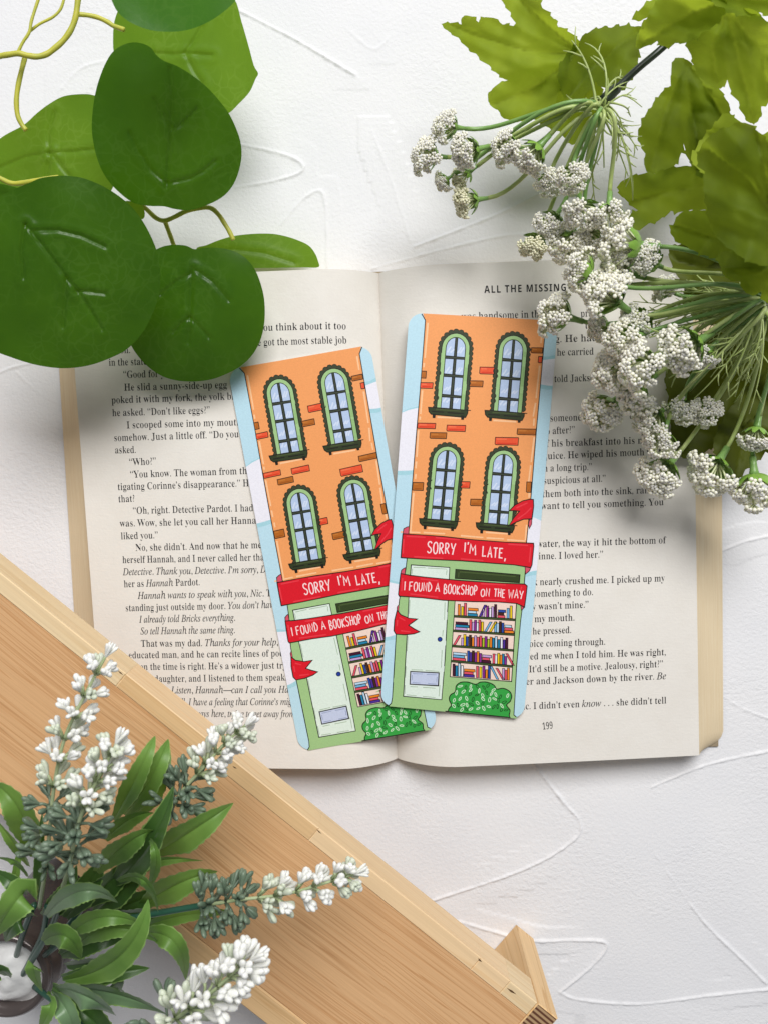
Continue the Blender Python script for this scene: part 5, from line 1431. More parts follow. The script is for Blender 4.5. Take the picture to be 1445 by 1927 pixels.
ROUND = [
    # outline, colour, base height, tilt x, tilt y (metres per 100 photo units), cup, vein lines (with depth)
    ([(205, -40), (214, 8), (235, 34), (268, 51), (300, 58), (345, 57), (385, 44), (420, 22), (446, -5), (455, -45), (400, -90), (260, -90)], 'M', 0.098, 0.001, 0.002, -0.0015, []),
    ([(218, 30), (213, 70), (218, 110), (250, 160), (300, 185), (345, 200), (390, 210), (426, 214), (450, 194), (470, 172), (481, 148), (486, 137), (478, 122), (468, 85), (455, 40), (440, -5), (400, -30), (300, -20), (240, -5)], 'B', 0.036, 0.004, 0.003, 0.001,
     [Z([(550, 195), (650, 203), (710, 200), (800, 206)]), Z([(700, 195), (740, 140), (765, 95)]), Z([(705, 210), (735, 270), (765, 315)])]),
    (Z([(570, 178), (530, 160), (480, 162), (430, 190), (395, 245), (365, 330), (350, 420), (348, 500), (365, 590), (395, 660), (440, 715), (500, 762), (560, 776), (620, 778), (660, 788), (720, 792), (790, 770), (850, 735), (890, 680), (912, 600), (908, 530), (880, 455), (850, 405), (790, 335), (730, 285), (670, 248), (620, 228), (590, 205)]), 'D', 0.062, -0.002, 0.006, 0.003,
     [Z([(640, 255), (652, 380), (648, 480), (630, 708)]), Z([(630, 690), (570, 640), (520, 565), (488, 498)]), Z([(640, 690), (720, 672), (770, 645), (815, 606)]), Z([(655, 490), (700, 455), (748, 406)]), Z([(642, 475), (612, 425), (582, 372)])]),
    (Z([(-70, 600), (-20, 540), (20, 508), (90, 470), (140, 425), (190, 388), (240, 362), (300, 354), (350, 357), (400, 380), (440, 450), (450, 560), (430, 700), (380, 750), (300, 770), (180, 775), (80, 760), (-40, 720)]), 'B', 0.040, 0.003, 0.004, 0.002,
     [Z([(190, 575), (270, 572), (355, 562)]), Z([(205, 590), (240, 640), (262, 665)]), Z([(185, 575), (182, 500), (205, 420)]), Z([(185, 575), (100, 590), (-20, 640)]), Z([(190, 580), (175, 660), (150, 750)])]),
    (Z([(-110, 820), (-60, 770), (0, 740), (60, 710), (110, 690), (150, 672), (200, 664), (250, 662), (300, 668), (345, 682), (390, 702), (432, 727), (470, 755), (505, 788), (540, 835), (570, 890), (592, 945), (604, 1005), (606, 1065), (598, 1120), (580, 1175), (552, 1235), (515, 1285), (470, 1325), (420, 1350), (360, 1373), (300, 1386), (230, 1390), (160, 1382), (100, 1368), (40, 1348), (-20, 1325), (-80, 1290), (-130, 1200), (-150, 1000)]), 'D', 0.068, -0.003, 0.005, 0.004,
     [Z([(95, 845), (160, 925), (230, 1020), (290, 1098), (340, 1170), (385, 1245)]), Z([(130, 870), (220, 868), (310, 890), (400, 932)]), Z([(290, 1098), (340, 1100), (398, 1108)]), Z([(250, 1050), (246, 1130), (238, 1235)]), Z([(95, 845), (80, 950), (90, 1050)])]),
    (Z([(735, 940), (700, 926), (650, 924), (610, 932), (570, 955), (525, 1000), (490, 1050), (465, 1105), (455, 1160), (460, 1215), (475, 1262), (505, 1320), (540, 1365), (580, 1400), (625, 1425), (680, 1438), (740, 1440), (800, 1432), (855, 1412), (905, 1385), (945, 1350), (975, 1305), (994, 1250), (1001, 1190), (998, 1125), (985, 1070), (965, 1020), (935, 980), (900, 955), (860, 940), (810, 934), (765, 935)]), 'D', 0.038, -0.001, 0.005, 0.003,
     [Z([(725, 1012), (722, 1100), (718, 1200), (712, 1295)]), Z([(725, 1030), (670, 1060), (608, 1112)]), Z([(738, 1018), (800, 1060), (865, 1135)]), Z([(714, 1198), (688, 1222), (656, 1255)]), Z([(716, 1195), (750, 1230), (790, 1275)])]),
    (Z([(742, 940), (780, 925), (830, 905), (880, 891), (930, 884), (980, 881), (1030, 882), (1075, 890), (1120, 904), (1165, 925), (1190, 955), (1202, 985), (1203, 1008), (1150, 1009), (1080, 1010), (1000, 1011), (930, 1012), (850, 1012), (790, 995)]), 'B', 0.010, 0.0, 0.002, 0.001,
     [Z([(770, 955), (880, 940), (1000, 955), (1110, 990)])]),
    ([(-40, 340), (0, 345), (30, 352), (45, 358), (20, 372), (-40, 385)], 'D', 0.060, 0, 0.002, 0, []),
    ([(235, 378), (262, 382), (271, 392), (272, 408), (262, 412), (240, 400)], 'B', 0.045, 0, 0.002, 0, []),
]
STEMS = [
    (Z([(-40, 222), (0, 210), (35, 204), (70, 200), (105, 208), (140, 212), (175, 203), (205, 182), (240, 150), (268, 110), (285, 65), (292, 20), (298, -40)]), 0.062, 10.5),
    (Z([(95, 212), (82, 262), (68, 325), (62, 380), (66, 430), (80, 465), (98, 490)]), 0.056, 9),
    (Z([(68, 195), (85, 160), (110, 120), (118, 80), (130, 40), (150, -20)]), 0.060, 5.5),
    (Z([(110, 118), (150, 88), (200, 62), (230, 30), (245, -20)]), 0.058, 5),
    (Z([(292, 52), (330, 55), (370, 64), (405, 80), (430, 96), (470, 110)]), 0.052, 8.5),
    (Z([(-40, 655), (0, 672), (40, 690), (80, 690), (150, 678), (220, 668)]), 0.066, 9),
    (Z([(520, 760), (555, 790), (590, 822), (622, 832), (660, 818), (700, 798), (750, 785), (795, 784), (825, 808), (850, 845), (868, 875), (882, 905)]), 0.034, 8.5),
    (Z([(622, 830), (636, 868), (648, 900), (662, 935), (690, 970)]), 0.030, 8.5),
]


def build_vine():
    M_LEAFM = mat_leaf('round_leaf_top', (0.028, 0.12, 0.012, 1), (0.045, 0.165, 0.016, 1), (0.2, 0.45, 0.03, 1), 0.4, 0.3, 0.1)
    root = thing('leafy_vine', P(150, 250, 0.05), 'trailing artificial vine with big round green leaves and yellow green stems at the top left', 'foliage')
    for pts, z, w in STEMS:
        mb = MB()
        c = catmull([(x, y, 0) for x, y in pts], 5)
        mb.tube([P(q.x, q.y, z + 0.0015 * math.sin(q.x * 0.02 + q.y * 0.013)) for q in c], [PX(w / 2 * (1 + 0.04 * math.sin(i * 0.9)), z) for i in range(len(c))], 10)
        mb.build('stem', M_VINE, root)
    for ol, col, z0, gx, gy, cup, veins in ROUND:
        pts = [(q.x, q.y) for q in catmull([(x, y, 0) for x, y in ol], 4, True)]
        cx, cy = sum(p[0] for p in pts) / len(pts), sum(p[1] for p in pts) / len(pts)
        R = max(math.hypot(p[0] - cx, p[1] - cy) for p in pts)

        def zf(x, y):
            r = math.hypot(x - cx, y - cy) / R
            z = z0 + gx * (x - cx) / 100 - gy * (y - cy) / 100 - cup * r * r
            z += 0.0009 * math.sin(x * 0.035 + cx) * math.cos(y * 0.03) * r
            for k, ln in enumerate(veins):
                d = seg_dist((x, y), ln)
                z -= 0.00075 * math.exp(-(d / 2.6) ** 2)
                z += 0.00022 * math.exp(-((d - 11) / 7.0) ** 2)
            return z
        mb = MB()
        v, f = sheet(pts, zf, 3.4)
        mb.add(v, f)
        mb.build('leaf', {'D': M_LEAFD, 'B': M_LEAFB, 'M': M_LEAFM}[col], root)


build_vine()

# ------------------------------------------------------------------ lobed leaves and white blossom sprays
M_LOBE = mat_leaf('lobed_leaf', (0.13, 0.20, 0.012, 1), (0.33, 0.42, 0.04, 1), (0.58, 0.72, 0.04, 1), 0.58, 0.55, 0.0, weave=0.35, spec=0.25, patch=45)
M_LOBE2 = mat_leaf('lobed_leaf_half_shade', (0.065, 0.105, 0.009, 1), (0.20, 0.27, 0.018, 1), (0.44, 0.56, 0.03, 1), 0.56, 0.55, 0.0, weave=0.35, spec=0.25, patch=45)  # darker olive copy of the lobed leaf, shade painted into its colour
M_BRANCH = mat_plain('dark_branch', (0.012, 0.022, 0.010, 1), 0.35, 0.5)
M_STALK = mat_soft('pale_green_stalk', (0.34, 0.43, 0.13, 1), (0.43, 0.51, 0.20, 1), 0.25, 0.38)
M_STALKD = mat_soft('green_stalk', (0.16, 0.31, 0.08, 1), (0.22, 0.37, 0.11, 1), 0.2, 0.35)
M_CALYX = mat_soft('green_calyx', (0.17, 0.34, 0.045, 1), (0.26, 0.44, 0.08, 1), 0.25, 0.38)
M_BEAD = mat_soft('white_blossom', (0.86, 0.83, 0.64, 1), (0.90, 0.88, 0.74, 1), 0.65, 0.5)
M_BEADY = mat_soft('cream_blossom', (0.72, 0.70, 0.46, 1), (0.78, 0.76, 0.56, 1), 0.15, 0.5)
M_PEDI = mat_soft('pale_pedicel', (0.62, 0.68, 0.36, 1), (0.68, 0.73, 0.46, 1), 0.2, 0.5)


def serrate(ol, step=24, amp=6.5):
    out = []
    n = len(ol)
    ar = sum(ol[i - 1][0] * ol[i][1] - ol[i][0] * ol[i - 1][1] for i in range(n))
    sg = 1 if ar > 0 else -1
    r = random.Random(int(abs(ar)))
    for i in range(n):
        a, b = ol[i], ol[(i + 1) % n]
        dx, dy = b[0] - a[0], b[1] - a[1]
        L = math.hypot(dx, dy) or 1
        nx, ny = dy / L * sg, -dx / L * sg
        k = max(1, int(round(L / step)))
        out.append(a)
        for j in range(k):
            big = r.uniform(0.35, 1.3)
            for tt, h in ((0.18, 0.25), (0.42, .62), (0.66, 1.0), (0.80, 0.1)):
                h *= big
                t = (j + tt + r.uniform(-.08, .08)) / k
                bow = math.sin(math.pi * t) * L * 0.05
                hh = amp * h * r.uniform(0.5, 1.2) + bow
                out.append((a[0] + dx * t + nx * hh, a[1] + dy * t + ny * hh))
    return out


def lobed(root, ol, z0, gx, gy, veins, mat, fold=0.013, amp=4.5, wave=0.0028):
    pts = serrate(ol, amp=amp)
    cx, cy = sum(p[0] for p in pts) / len(pts), sum(p[1] for p in pts) / len(pts)

    def zf(x, y):
        z = z0 + gx * (x - cx) / 100 - gy * (y - cy) / 100
        if veins:
            d = min(seg_dist((x, y), ln) for ln in veins)
            z += fold * (min(d, 60) / 60) ** 0.8 * 0.6
            z -= 0.0008 * math.exp(-(d / 3.5) ** 2)
        z += 0.0007 * math.sin(x * 0.11 - y * 0.07 + 2.0 * math.sin(y * 0.03 + cx)) * math.sin(y * 0.09 + x * 0.02)
        z += wave * math.sin(x * 0.045 + y * 0.02 + cx) + wave * 0.7 * math.sin(y * 0.06 - x * 0.025 + cy)
        return max(z, 0.004)
    mb = MB()
    v, f = sheet(pts, zf, 6.0)
    mb.add(v, f)
    return mb.build('leaf', mat, root)


def ico():
    t = (1 + 5 ** .5) / 2
    v = [Vector(p).normalized() for p in [(-1, t, 0), (1, t, 0), (-1, -t, 0), (1, -t, 0), (0, -1, t), (0, 1, t), (0, -1, -t), (0, 1, -t), (t, 0, -1), (t, 0, 1), (-t, 0, -1), (-t, 0, 1)]]
    f = [(0, 11, 5), (0, 5, 1), (0, 1, 7), (0, 7, 10), (0, 10, 11), (1, 5, 9), (5, 11, 4), (11, 10, 2), (10, 7, 6), (7, 1, 8), (3, 9, 4), (3, 4, 2), (3, 2, 6), (3, 6, 8), (3, 8, 9), (4, 9, 5), (2, 4, 11), (6, 2, 10), (8, 6, 7), (9, 8, 1)]
    c = {}
    nf = []

    def mid(a, b):
        k = (min(a, b), max(a, b))
        if k not in c:
            v.append(((v[a] + v[b]) / 2).normalized())
            c[k] = len(v) - 1
        return c[k]
    for a, b, d in f:
        x, y, z = mid(a, b), mid(b, d), mid(d, a)
        nf += [(a, x, z), (x, b, y), (z, y, d), (x, y, z)]
    return v, nf


ICO = ico()


def umbel(seed, wide):
    """one umbel, unit radius, opening towards +Z: little bunches of round buds on pedicels"""
    r = random.Random(seed)
    mb = MB()
    clumps = []
    n = 15
    for i in range(n):
        th = math.acos(1 - (i + 0.5) / n * (1 - math.cos(wide)))
        ph = i * 2.39996 + r.uniform(-.3, .3)
        clumps.append(Vector((math.sin(th) * math.cos(ph), math.sin(th) * math.sin(ph), math.cos(th))) * r.uniform(0.70, 1.08))
    base = Vector((0, 0, -0.25))
    for c in clumps:
        ax = (c - base).normalized()
        mb.tube([base, base.lerp(c, .5) + ax.orthogonal() * 0.02, c], [0.05, 0.035, 0.03], 5, 1)
        for k in range(r.randint(17, 25)):
            u = ax.orthogonal().normalized()
            w = ax.cross(u)
            a, rad = k * 2.4 + r.uniform(-.3, .3), 0.30 * math.sqrt((k + 0.4) / 19)
            q = c + (u * math.cos(a) + w * math.sin(a)) * rad + ax * (0.20 - 1.4 * rad * rad + r.uniform(-.05, .06))
            br = r.uniform(0.064, 0.086)
            mb.tube([c - ax * 0.1, q], 0.016, 4, 1, cap=False)
            mb.add([q + v * br for v in ICO[0]], ICO[1], 0)
    return mb


def calyx(seed):
    r = random.Random(seed)
    mb = MB()
    mb.tube([(0, 0, -0.95), (0, 0, -0.6), (0, 0, -0.38), (0, 0, -0.2)], [0.13, 0.14, 0.17, 0.22], 8, 1)
    n = 9
    for i in range(n):
        a = i * math.tau / n + r.uniform(-.2, .2)
        L = r.uniform(0.75, 1.0)
        vs, fs = [], []
        for j in range(7):
            t = j / 6
            rad = 0.15 + 0.70 * L * t
            z = -0.32 + 0.40 * t * t + 0.06
            w = 0.20 * math.sin(math.pi * (0.12 + 0.84 * t)) ** 0.7
            for s in (-1, 0, 1):
                vs.append((rad * math.cos(a) - s * w * math.sin(a), rad * math.sin(a) + s * w * math.cos(a), z + (0.03 if s else -0.02)))
        for j in range(6):
            for s in range(2):
                fs.append((j * 3 + s, j * 3 + s + 1, j * 3 + s + 4, j * 3 + s + 3))
        mb.add(vs, fs, 0)
    return mb


def variant(mb, name, mats):
    me = bpy.data.meshes.new(name)
    me.from_pydata(mb.v, [], mb.f)
    for m in mats:
        me.materials.append(m)
    me.polygons.foreach_set('material_index', mb.m)
    me.polygons.foreach_set('use_smooth', [True] * len(mb.f))
    me.update()
    return me


HEADS = [variant(umbel(s, w), 'blossom_head', [M_BEAD, M_PEDI]) for s, w in ((1, 1.25), (2, 1.45), (3, 1.1), (4, 1.5), (5, 1.3))]
HEADY = variant(umbel(9, 0.9), 'blossom_head', [M_BEADY, M_PEDI])
CALYX = [variant(calyx(s), 'calyx', [M_CALYX, M_STALKD]) for s in (1, 2, 3)]


def head(root, x, y, rpx, z, dirv, i, yellow=False):
    pos = P(x, y, z)
    D = Vector(dirv).normalized()
    R = PX(rpx * 1.14, z)
    M = D.to_track_quat('Z', 'Y').to_matrix().to_4x4() @ Matrix.Rotation(i * 1.3, 4, 'Z')
    o = bpy.data.objects.new('blossom_head', HEADY if yellow else HEADS[i % 5])
    COL.objects.link(o)
    o.parent = root
    o.matrix_local = Matrix.Translation(pos - WORLD[root.name]) @ M @ Matrix.Scale(R, 4)
    c = bpy.data.objects.new('calyx', CALYX[i % 3])
    COL.objects.link(c)
    c.parent = o
    return pos - D * R * 0.9, D, R


def stalk(root, a, b, D, w0, w1, lift, mat):
    a, b = Vector(a), Vector(b)
    L = (b - a).length
    c1 = a + (b - a) * 0.3 + Vector((random.uniform(-.1, .1) * L, random.uniform(-.1, .1) * L + 0.004, lift))
    c2 = b - D * min(L * 0.35, 0.02)
    pts = []
    for i in range(15):
        t = i / 14
        u = 1 - t
        pts.append(a * u ** 3 + c1 * 3 * u * u * t + c2 * 3 * u * t * t + b * t ** 3)
    mb = MB()
    mb.tube(pts, [w0 + (w1 - w0) * i / 14 for i in range(15)], 7)
    mb.build('stalk', mat, root)


def frond(mb, a, b, lift, w, r, twigs=3):
    a, b = Vector(a), Vector(b)
    m = (a + b) / 2 + Vector((r.uniform(-.004, .004), r.uniform(-.004, .004), lift))
    pts = [a * (1 - t) ** 2 + m * 2 * t * (1 - t) + b * t * t for t in [i / 10 for i in range(11)]]
    mb.tube(pts, [w * (1 - 0.6 * i / 10) for i in range(11)], 5)
    for k in range(twigs):
        j = r.randint(4, 9)
        T = (pts[j + 1] - pts[j - 1]).normalized()
        s = Vector((-T.y, T.x, r.uniform(-.3, .5))) * r.choice((-1, 1))
        e = pts[j] + (T * 0.7 + s * 0.6) * r.uniform(0.004, 0.008)
        mb.tube([pts[j], pts[j].lerp(e, .5) + T * 0.0004, e], [w * .6, w * .5, w * .3], 4)


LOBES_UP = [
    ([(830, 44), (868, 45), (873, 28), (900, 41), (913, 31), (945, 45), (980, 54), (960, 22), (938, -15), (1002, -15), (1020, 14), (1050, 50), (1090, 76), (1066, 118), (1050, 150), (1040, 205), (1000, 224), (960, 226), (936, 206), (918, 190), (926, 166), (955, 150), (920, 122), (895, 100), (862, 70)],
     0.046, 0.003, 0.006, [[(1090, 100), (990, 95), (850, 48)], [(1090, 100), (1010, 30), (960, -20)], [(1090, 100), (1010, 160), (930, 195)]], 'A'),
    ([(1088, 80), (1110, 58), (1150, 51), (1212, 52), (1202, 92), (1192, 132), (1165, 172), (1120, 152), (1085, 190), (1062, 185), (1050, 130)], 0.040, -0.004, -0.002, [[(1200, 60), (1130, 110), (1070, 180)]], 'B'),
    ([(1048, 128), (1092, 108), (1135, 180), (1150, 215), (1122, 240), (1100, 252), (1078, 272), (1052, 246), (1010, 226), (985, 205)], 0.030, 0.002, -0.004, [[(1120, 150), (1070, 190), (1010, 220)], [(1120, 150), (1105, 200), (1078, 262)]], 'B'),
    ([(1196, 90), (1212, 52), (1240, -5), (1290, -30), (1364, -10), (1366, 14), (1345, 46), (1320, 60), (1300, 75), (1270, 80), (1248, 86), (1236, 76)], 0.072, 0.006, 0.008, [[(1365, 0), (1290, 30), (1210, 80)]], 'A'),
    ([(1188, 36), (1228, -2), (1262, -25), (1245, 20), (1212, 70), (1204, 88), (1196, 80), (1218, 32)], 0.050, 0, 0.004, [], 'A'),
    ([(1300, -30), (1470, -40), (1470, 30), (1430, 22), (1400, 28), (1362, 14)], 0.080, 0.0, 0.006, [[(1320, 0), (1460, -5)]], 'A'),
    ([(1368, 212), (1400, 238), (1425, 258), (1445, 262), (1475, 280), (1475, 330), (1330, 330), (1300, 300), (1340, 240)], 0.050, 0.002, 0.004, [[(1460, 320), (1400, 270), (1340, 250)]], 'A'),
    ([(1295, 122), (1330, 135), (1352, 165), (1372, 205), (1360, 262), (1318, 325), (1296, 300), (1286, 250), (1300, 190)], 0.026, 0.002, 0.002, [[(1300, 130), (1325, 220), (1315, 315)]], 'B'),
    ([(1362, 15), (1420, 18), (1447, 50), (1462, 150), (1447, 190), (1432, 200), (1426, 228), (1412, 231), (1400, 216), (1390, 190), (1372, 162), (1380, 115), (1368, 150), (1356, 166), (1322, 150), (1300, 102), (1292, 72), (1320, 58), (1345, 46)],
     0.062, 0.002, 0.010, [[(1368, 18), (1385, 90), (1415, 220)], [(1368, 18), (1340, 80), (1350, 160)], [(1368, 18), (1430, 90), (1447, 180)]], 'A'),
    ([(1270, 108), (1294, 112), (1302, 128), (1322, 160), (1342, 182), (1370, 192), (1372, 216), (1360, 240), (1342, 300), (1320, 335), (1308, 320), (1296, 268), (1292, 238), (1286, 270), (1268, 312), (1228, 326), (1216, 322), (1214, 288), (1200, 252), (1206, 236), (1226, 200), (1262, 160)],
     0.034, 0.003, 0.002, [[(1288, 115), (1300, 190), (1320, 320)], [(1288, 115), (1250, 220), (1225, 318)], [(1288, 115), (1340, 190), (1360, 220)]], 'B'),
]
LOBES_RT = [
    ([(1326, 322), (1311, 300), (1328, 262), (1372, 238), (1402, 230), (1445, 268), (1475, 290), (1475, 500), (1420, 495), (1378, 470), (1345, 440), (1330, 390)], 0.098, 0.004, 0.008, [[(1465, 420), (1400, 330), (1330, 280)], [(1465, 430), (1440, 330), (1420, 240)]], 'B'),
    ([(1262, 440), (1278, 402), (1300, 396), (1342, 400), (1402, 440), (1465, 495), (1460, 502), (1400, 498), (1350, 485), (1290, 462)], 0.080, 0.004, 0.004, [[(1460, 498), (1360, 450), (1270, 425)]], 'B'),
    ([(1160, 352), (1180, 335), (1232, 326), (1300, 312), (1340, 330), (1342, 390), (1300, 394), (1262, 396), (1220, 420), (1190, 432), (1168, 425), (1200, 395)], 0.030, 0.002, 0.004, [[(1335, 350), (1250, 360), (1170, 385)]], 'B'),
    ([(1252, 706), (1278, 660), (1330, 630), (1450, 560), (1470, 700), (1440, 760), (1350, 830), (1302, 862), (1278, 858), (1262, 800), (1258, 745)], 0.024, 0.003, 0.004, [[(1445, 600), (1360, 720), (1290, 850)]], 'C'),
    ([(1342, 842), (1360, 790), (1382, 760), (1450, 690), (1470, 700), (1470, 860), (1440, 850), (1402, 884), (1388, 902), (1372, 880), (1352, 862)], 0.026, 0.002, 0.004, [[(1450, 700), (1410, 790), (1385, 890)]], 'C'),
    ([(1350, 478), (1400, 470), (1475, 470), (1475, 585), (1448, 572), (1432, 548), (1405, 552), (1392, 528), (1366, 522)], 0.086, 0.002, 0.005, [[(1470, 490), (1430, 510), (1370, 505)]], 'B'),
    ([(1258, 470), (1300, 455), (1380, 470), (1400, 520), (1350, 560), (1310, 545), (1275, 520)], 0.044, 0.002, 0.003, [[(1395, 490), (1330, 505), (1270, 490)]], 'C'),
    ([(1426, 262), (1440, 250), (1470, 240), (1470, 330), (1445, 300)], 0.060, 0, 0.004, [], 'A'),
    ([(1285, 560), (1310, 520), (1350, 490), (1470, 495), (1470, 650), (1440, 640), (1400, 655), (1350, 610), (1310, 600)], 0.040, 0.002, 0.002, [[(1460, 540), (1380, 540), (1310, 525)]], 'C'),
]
UP = [  # x, y, radius, height, yellow
    (850, 238, 27, .050, 0), (812, 292, 29, .046, 0), (890, 282, 30, .054, 0), (838, 338, 17, .042, 0), (878, 326, 22, .040, 1), (890, 376, 27, .044, 1),
    (962, 276, 28, .056, 0), (1008, 282, 33, .060, 0), (1034, 336, 24, .052, 0), (1078, 326, 29, .062, 0), (1094, 392, 34, .058, 0), (1146, 396, 34, .062, 0),
    (1042, 412, 28, .050, 0), (1008, 452, 26, .046, 1), (1074, 446, 36, .050, 0), (1112, 440, 30, .052, 0)]
RT = [
    (1192, 462, 44, .066, 0), (1178, 512, 36, .058, 0), (1226, 492, 30, .064, 0), (1102, 512, 34, .062, 0), (1130, 540, 30, .060, 0), (1152, 562, 42, .066, 0), (1060, 594, 36, .048, 0),
    (1208, 602, 32, .058, 0), (1136, 612, 25, .050, 0), (1186, 636, 36, .064, 0), (1168, 690, 42, .052, 0), (1216, 684, 42, .068, 0), (1302, 648, 44, .072, 0),
    (1330, 660, 26, .066, 0), (1146, 764, 38, .038, 0), (1232, 782, 33, .042, 0), (1246, 822, 31, .044, 0), (1252, 882, 40, .036, 0), (1284, 762, 28, .040, 0),
    (1334, 768, 28, .038, 0), (1346, 878, 44, .040, 0), (1420, 904, 42, .044, 0), (1424, 812, 28, .048, 0), (1200, 728, 38, .050, 0), (1256, 545, 22, .050, 0)]


def build_sprays():
    M_LOBE3 = mat_leaf('lobed_leaf_shade', (0.048, 0.066, 0.006, 1), (0.085, 0.105, 0.008, 1), (0.22, 0.27, 0.015, 1), 0.24, 0.55, 0.0, weave=0.2, spec=0.25, patch=45)  # darkest copy: shade of the foliage above is painted into the colour
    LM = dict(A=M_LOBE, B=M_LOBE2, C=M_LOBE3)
    specs = [
        ('blossom_spray', P(1134, 190, 0.05), 'white blossom spray drooping from a dark branch between lobed yellow green leaves at the top', LOBES_UP, UP, (1134, 190, 0.066), 21),
        ('blossom_spray', P(1440, 562, 0.06), 'denser white blossom spray reaching in from the right edge over the right book page', LOBES_RT, RT, (1448, 562, 0.072), 22),
    ]
    for name, org, label, lobes, heads, cen, seed in specs:
        root = thing(name, org, label, 'artificial flowers', 0, 'white blossom sprays')
        r = random.Random(seed)
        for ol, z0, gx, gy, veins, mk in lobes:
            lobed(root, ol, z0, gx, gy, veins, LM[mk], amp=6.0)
        C = P(*cen)
        for i, (x, y, rp, z, ye) in enumerate(heads):
            dx, dy = x - cen[0], y - cen[1]
            L = math.hypot(dx, dy) or 1
            D = Vector((dx / L * 0.8 + r.uniform(-.35, .35), -dy / L * 0.8 + r.uniform(-.35, .35), r.uniform(-0.15, 0.65)))
            base, D, R = head(root, x, y, rp, z, D, i, bool(ye))
            src = C + Vector((dx / L * 0.004, -dy / L * 0.004, r.uniform(-.006, .004)))
            stalk(root, src, base, D, PX(3.6, z), PX(4.2, z), r.uniform(0.008, 0.024), M_STALK if i % 3 else M_STALKD)
        mb = MB()
        if seed == 21:
            ends = [(r.uniform(1060, 1205), r.uniform(140, 380)) for _ in range(26)]
            ends += [(1075, 75), (1100, 80)]
        else:
            ends = [(1440 + 260 * math.cos(a) * r.uniform(.45, 1), 562 + 240 * math.sin(a) * r.uniform(.45, 1)) for a in [1.75 + 1.7 * i / 60 for i in range(60)]]
        for ex, ey in ends:
            frond(mb, C + Vector((r.uniform(-.002, .002), r.uniform(-.002, .002), -.004)), P(ex, ey, r.uniform(0.03, 0.066)), r.uniform(0.0, 0.016), PX(r.uniform(1.8, 3.0), .05), r)
        mb.build('fine_leaves', M_STALK, root)
        # the branch the spray grows from
        mb = MB()
        if seed == 21:
            path = [(1134, 190, .062), (1160, 165, .060), (1200, 128, .058), (1245, 90, .056), (1290, 45, .060), (1330, -30, .064)]
        else:
            path = [(1444, 562, .072), (1458, 545, .070), (1480, 500, .066), (1520, 440, .06)]
        mb.tube(catmull([P(*q) for q in path], 5), PX(6.5, 0.06), 9)
        mb.tube(catmull([P(*q) for q in path[:2]], 4), [PX(11, 0.06)] * 3 + [PX(10, .06)] * 2, 9)
        mb.build('branch', M_BRANCH, root)


build_sprays()

# ------------------------------------------------------------------ potted plant
M_BLADE = mat_leaf('blade_leaf', (0.110, 0.240, 0.042, 1), (0.190, 0.350, 0.075, 1), (0.28, 0.50, 0.06, 1), 0.28, 0.46, 0.0, spec=0.5, patch=60)
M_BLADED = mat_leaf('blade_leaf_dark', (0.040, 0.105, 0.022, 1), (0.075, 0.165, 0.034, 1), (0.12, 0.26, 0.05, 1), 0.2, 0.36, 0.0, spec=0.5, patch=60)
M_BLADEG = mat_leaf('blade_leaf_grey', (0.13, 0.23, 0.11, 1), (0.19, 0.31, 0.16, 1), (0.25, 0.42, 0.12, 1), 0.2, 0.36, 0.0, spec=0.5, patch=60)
M_RIB = mat_plain('pale_leaf_edge', (0.22, 0.36, 0.10, 1), 0.45)
M_PETW = mat_soft('white_petal', (0.78, 0.79, 0.74, 1), (0.84, 0.84, 0.81, 1), 0.2, 0.45)
M_PETM = mat_soft('greenish_petal', (0.54, 0.60, 0.47, 1), (0.66, 0.70, 0.58, 1), 0.2, 0.45)
M_PETG = mat_soft('grey_green_petal', (0.10, 0.15, 0.10, 1), (0.17, 0.23, 0.16, 1), 0.1, 0.42)
M_SPIKE = mat_soft('spike_stem', (0.34, 0.42, 0.22, 1), (0.42, 0.49, 0.29, 1), 0.15, 0.42)
M_STEMD = mat_plain('teal_green_stem', (0.022, 0.085, 0.055, 1), 0.3, 0.5)

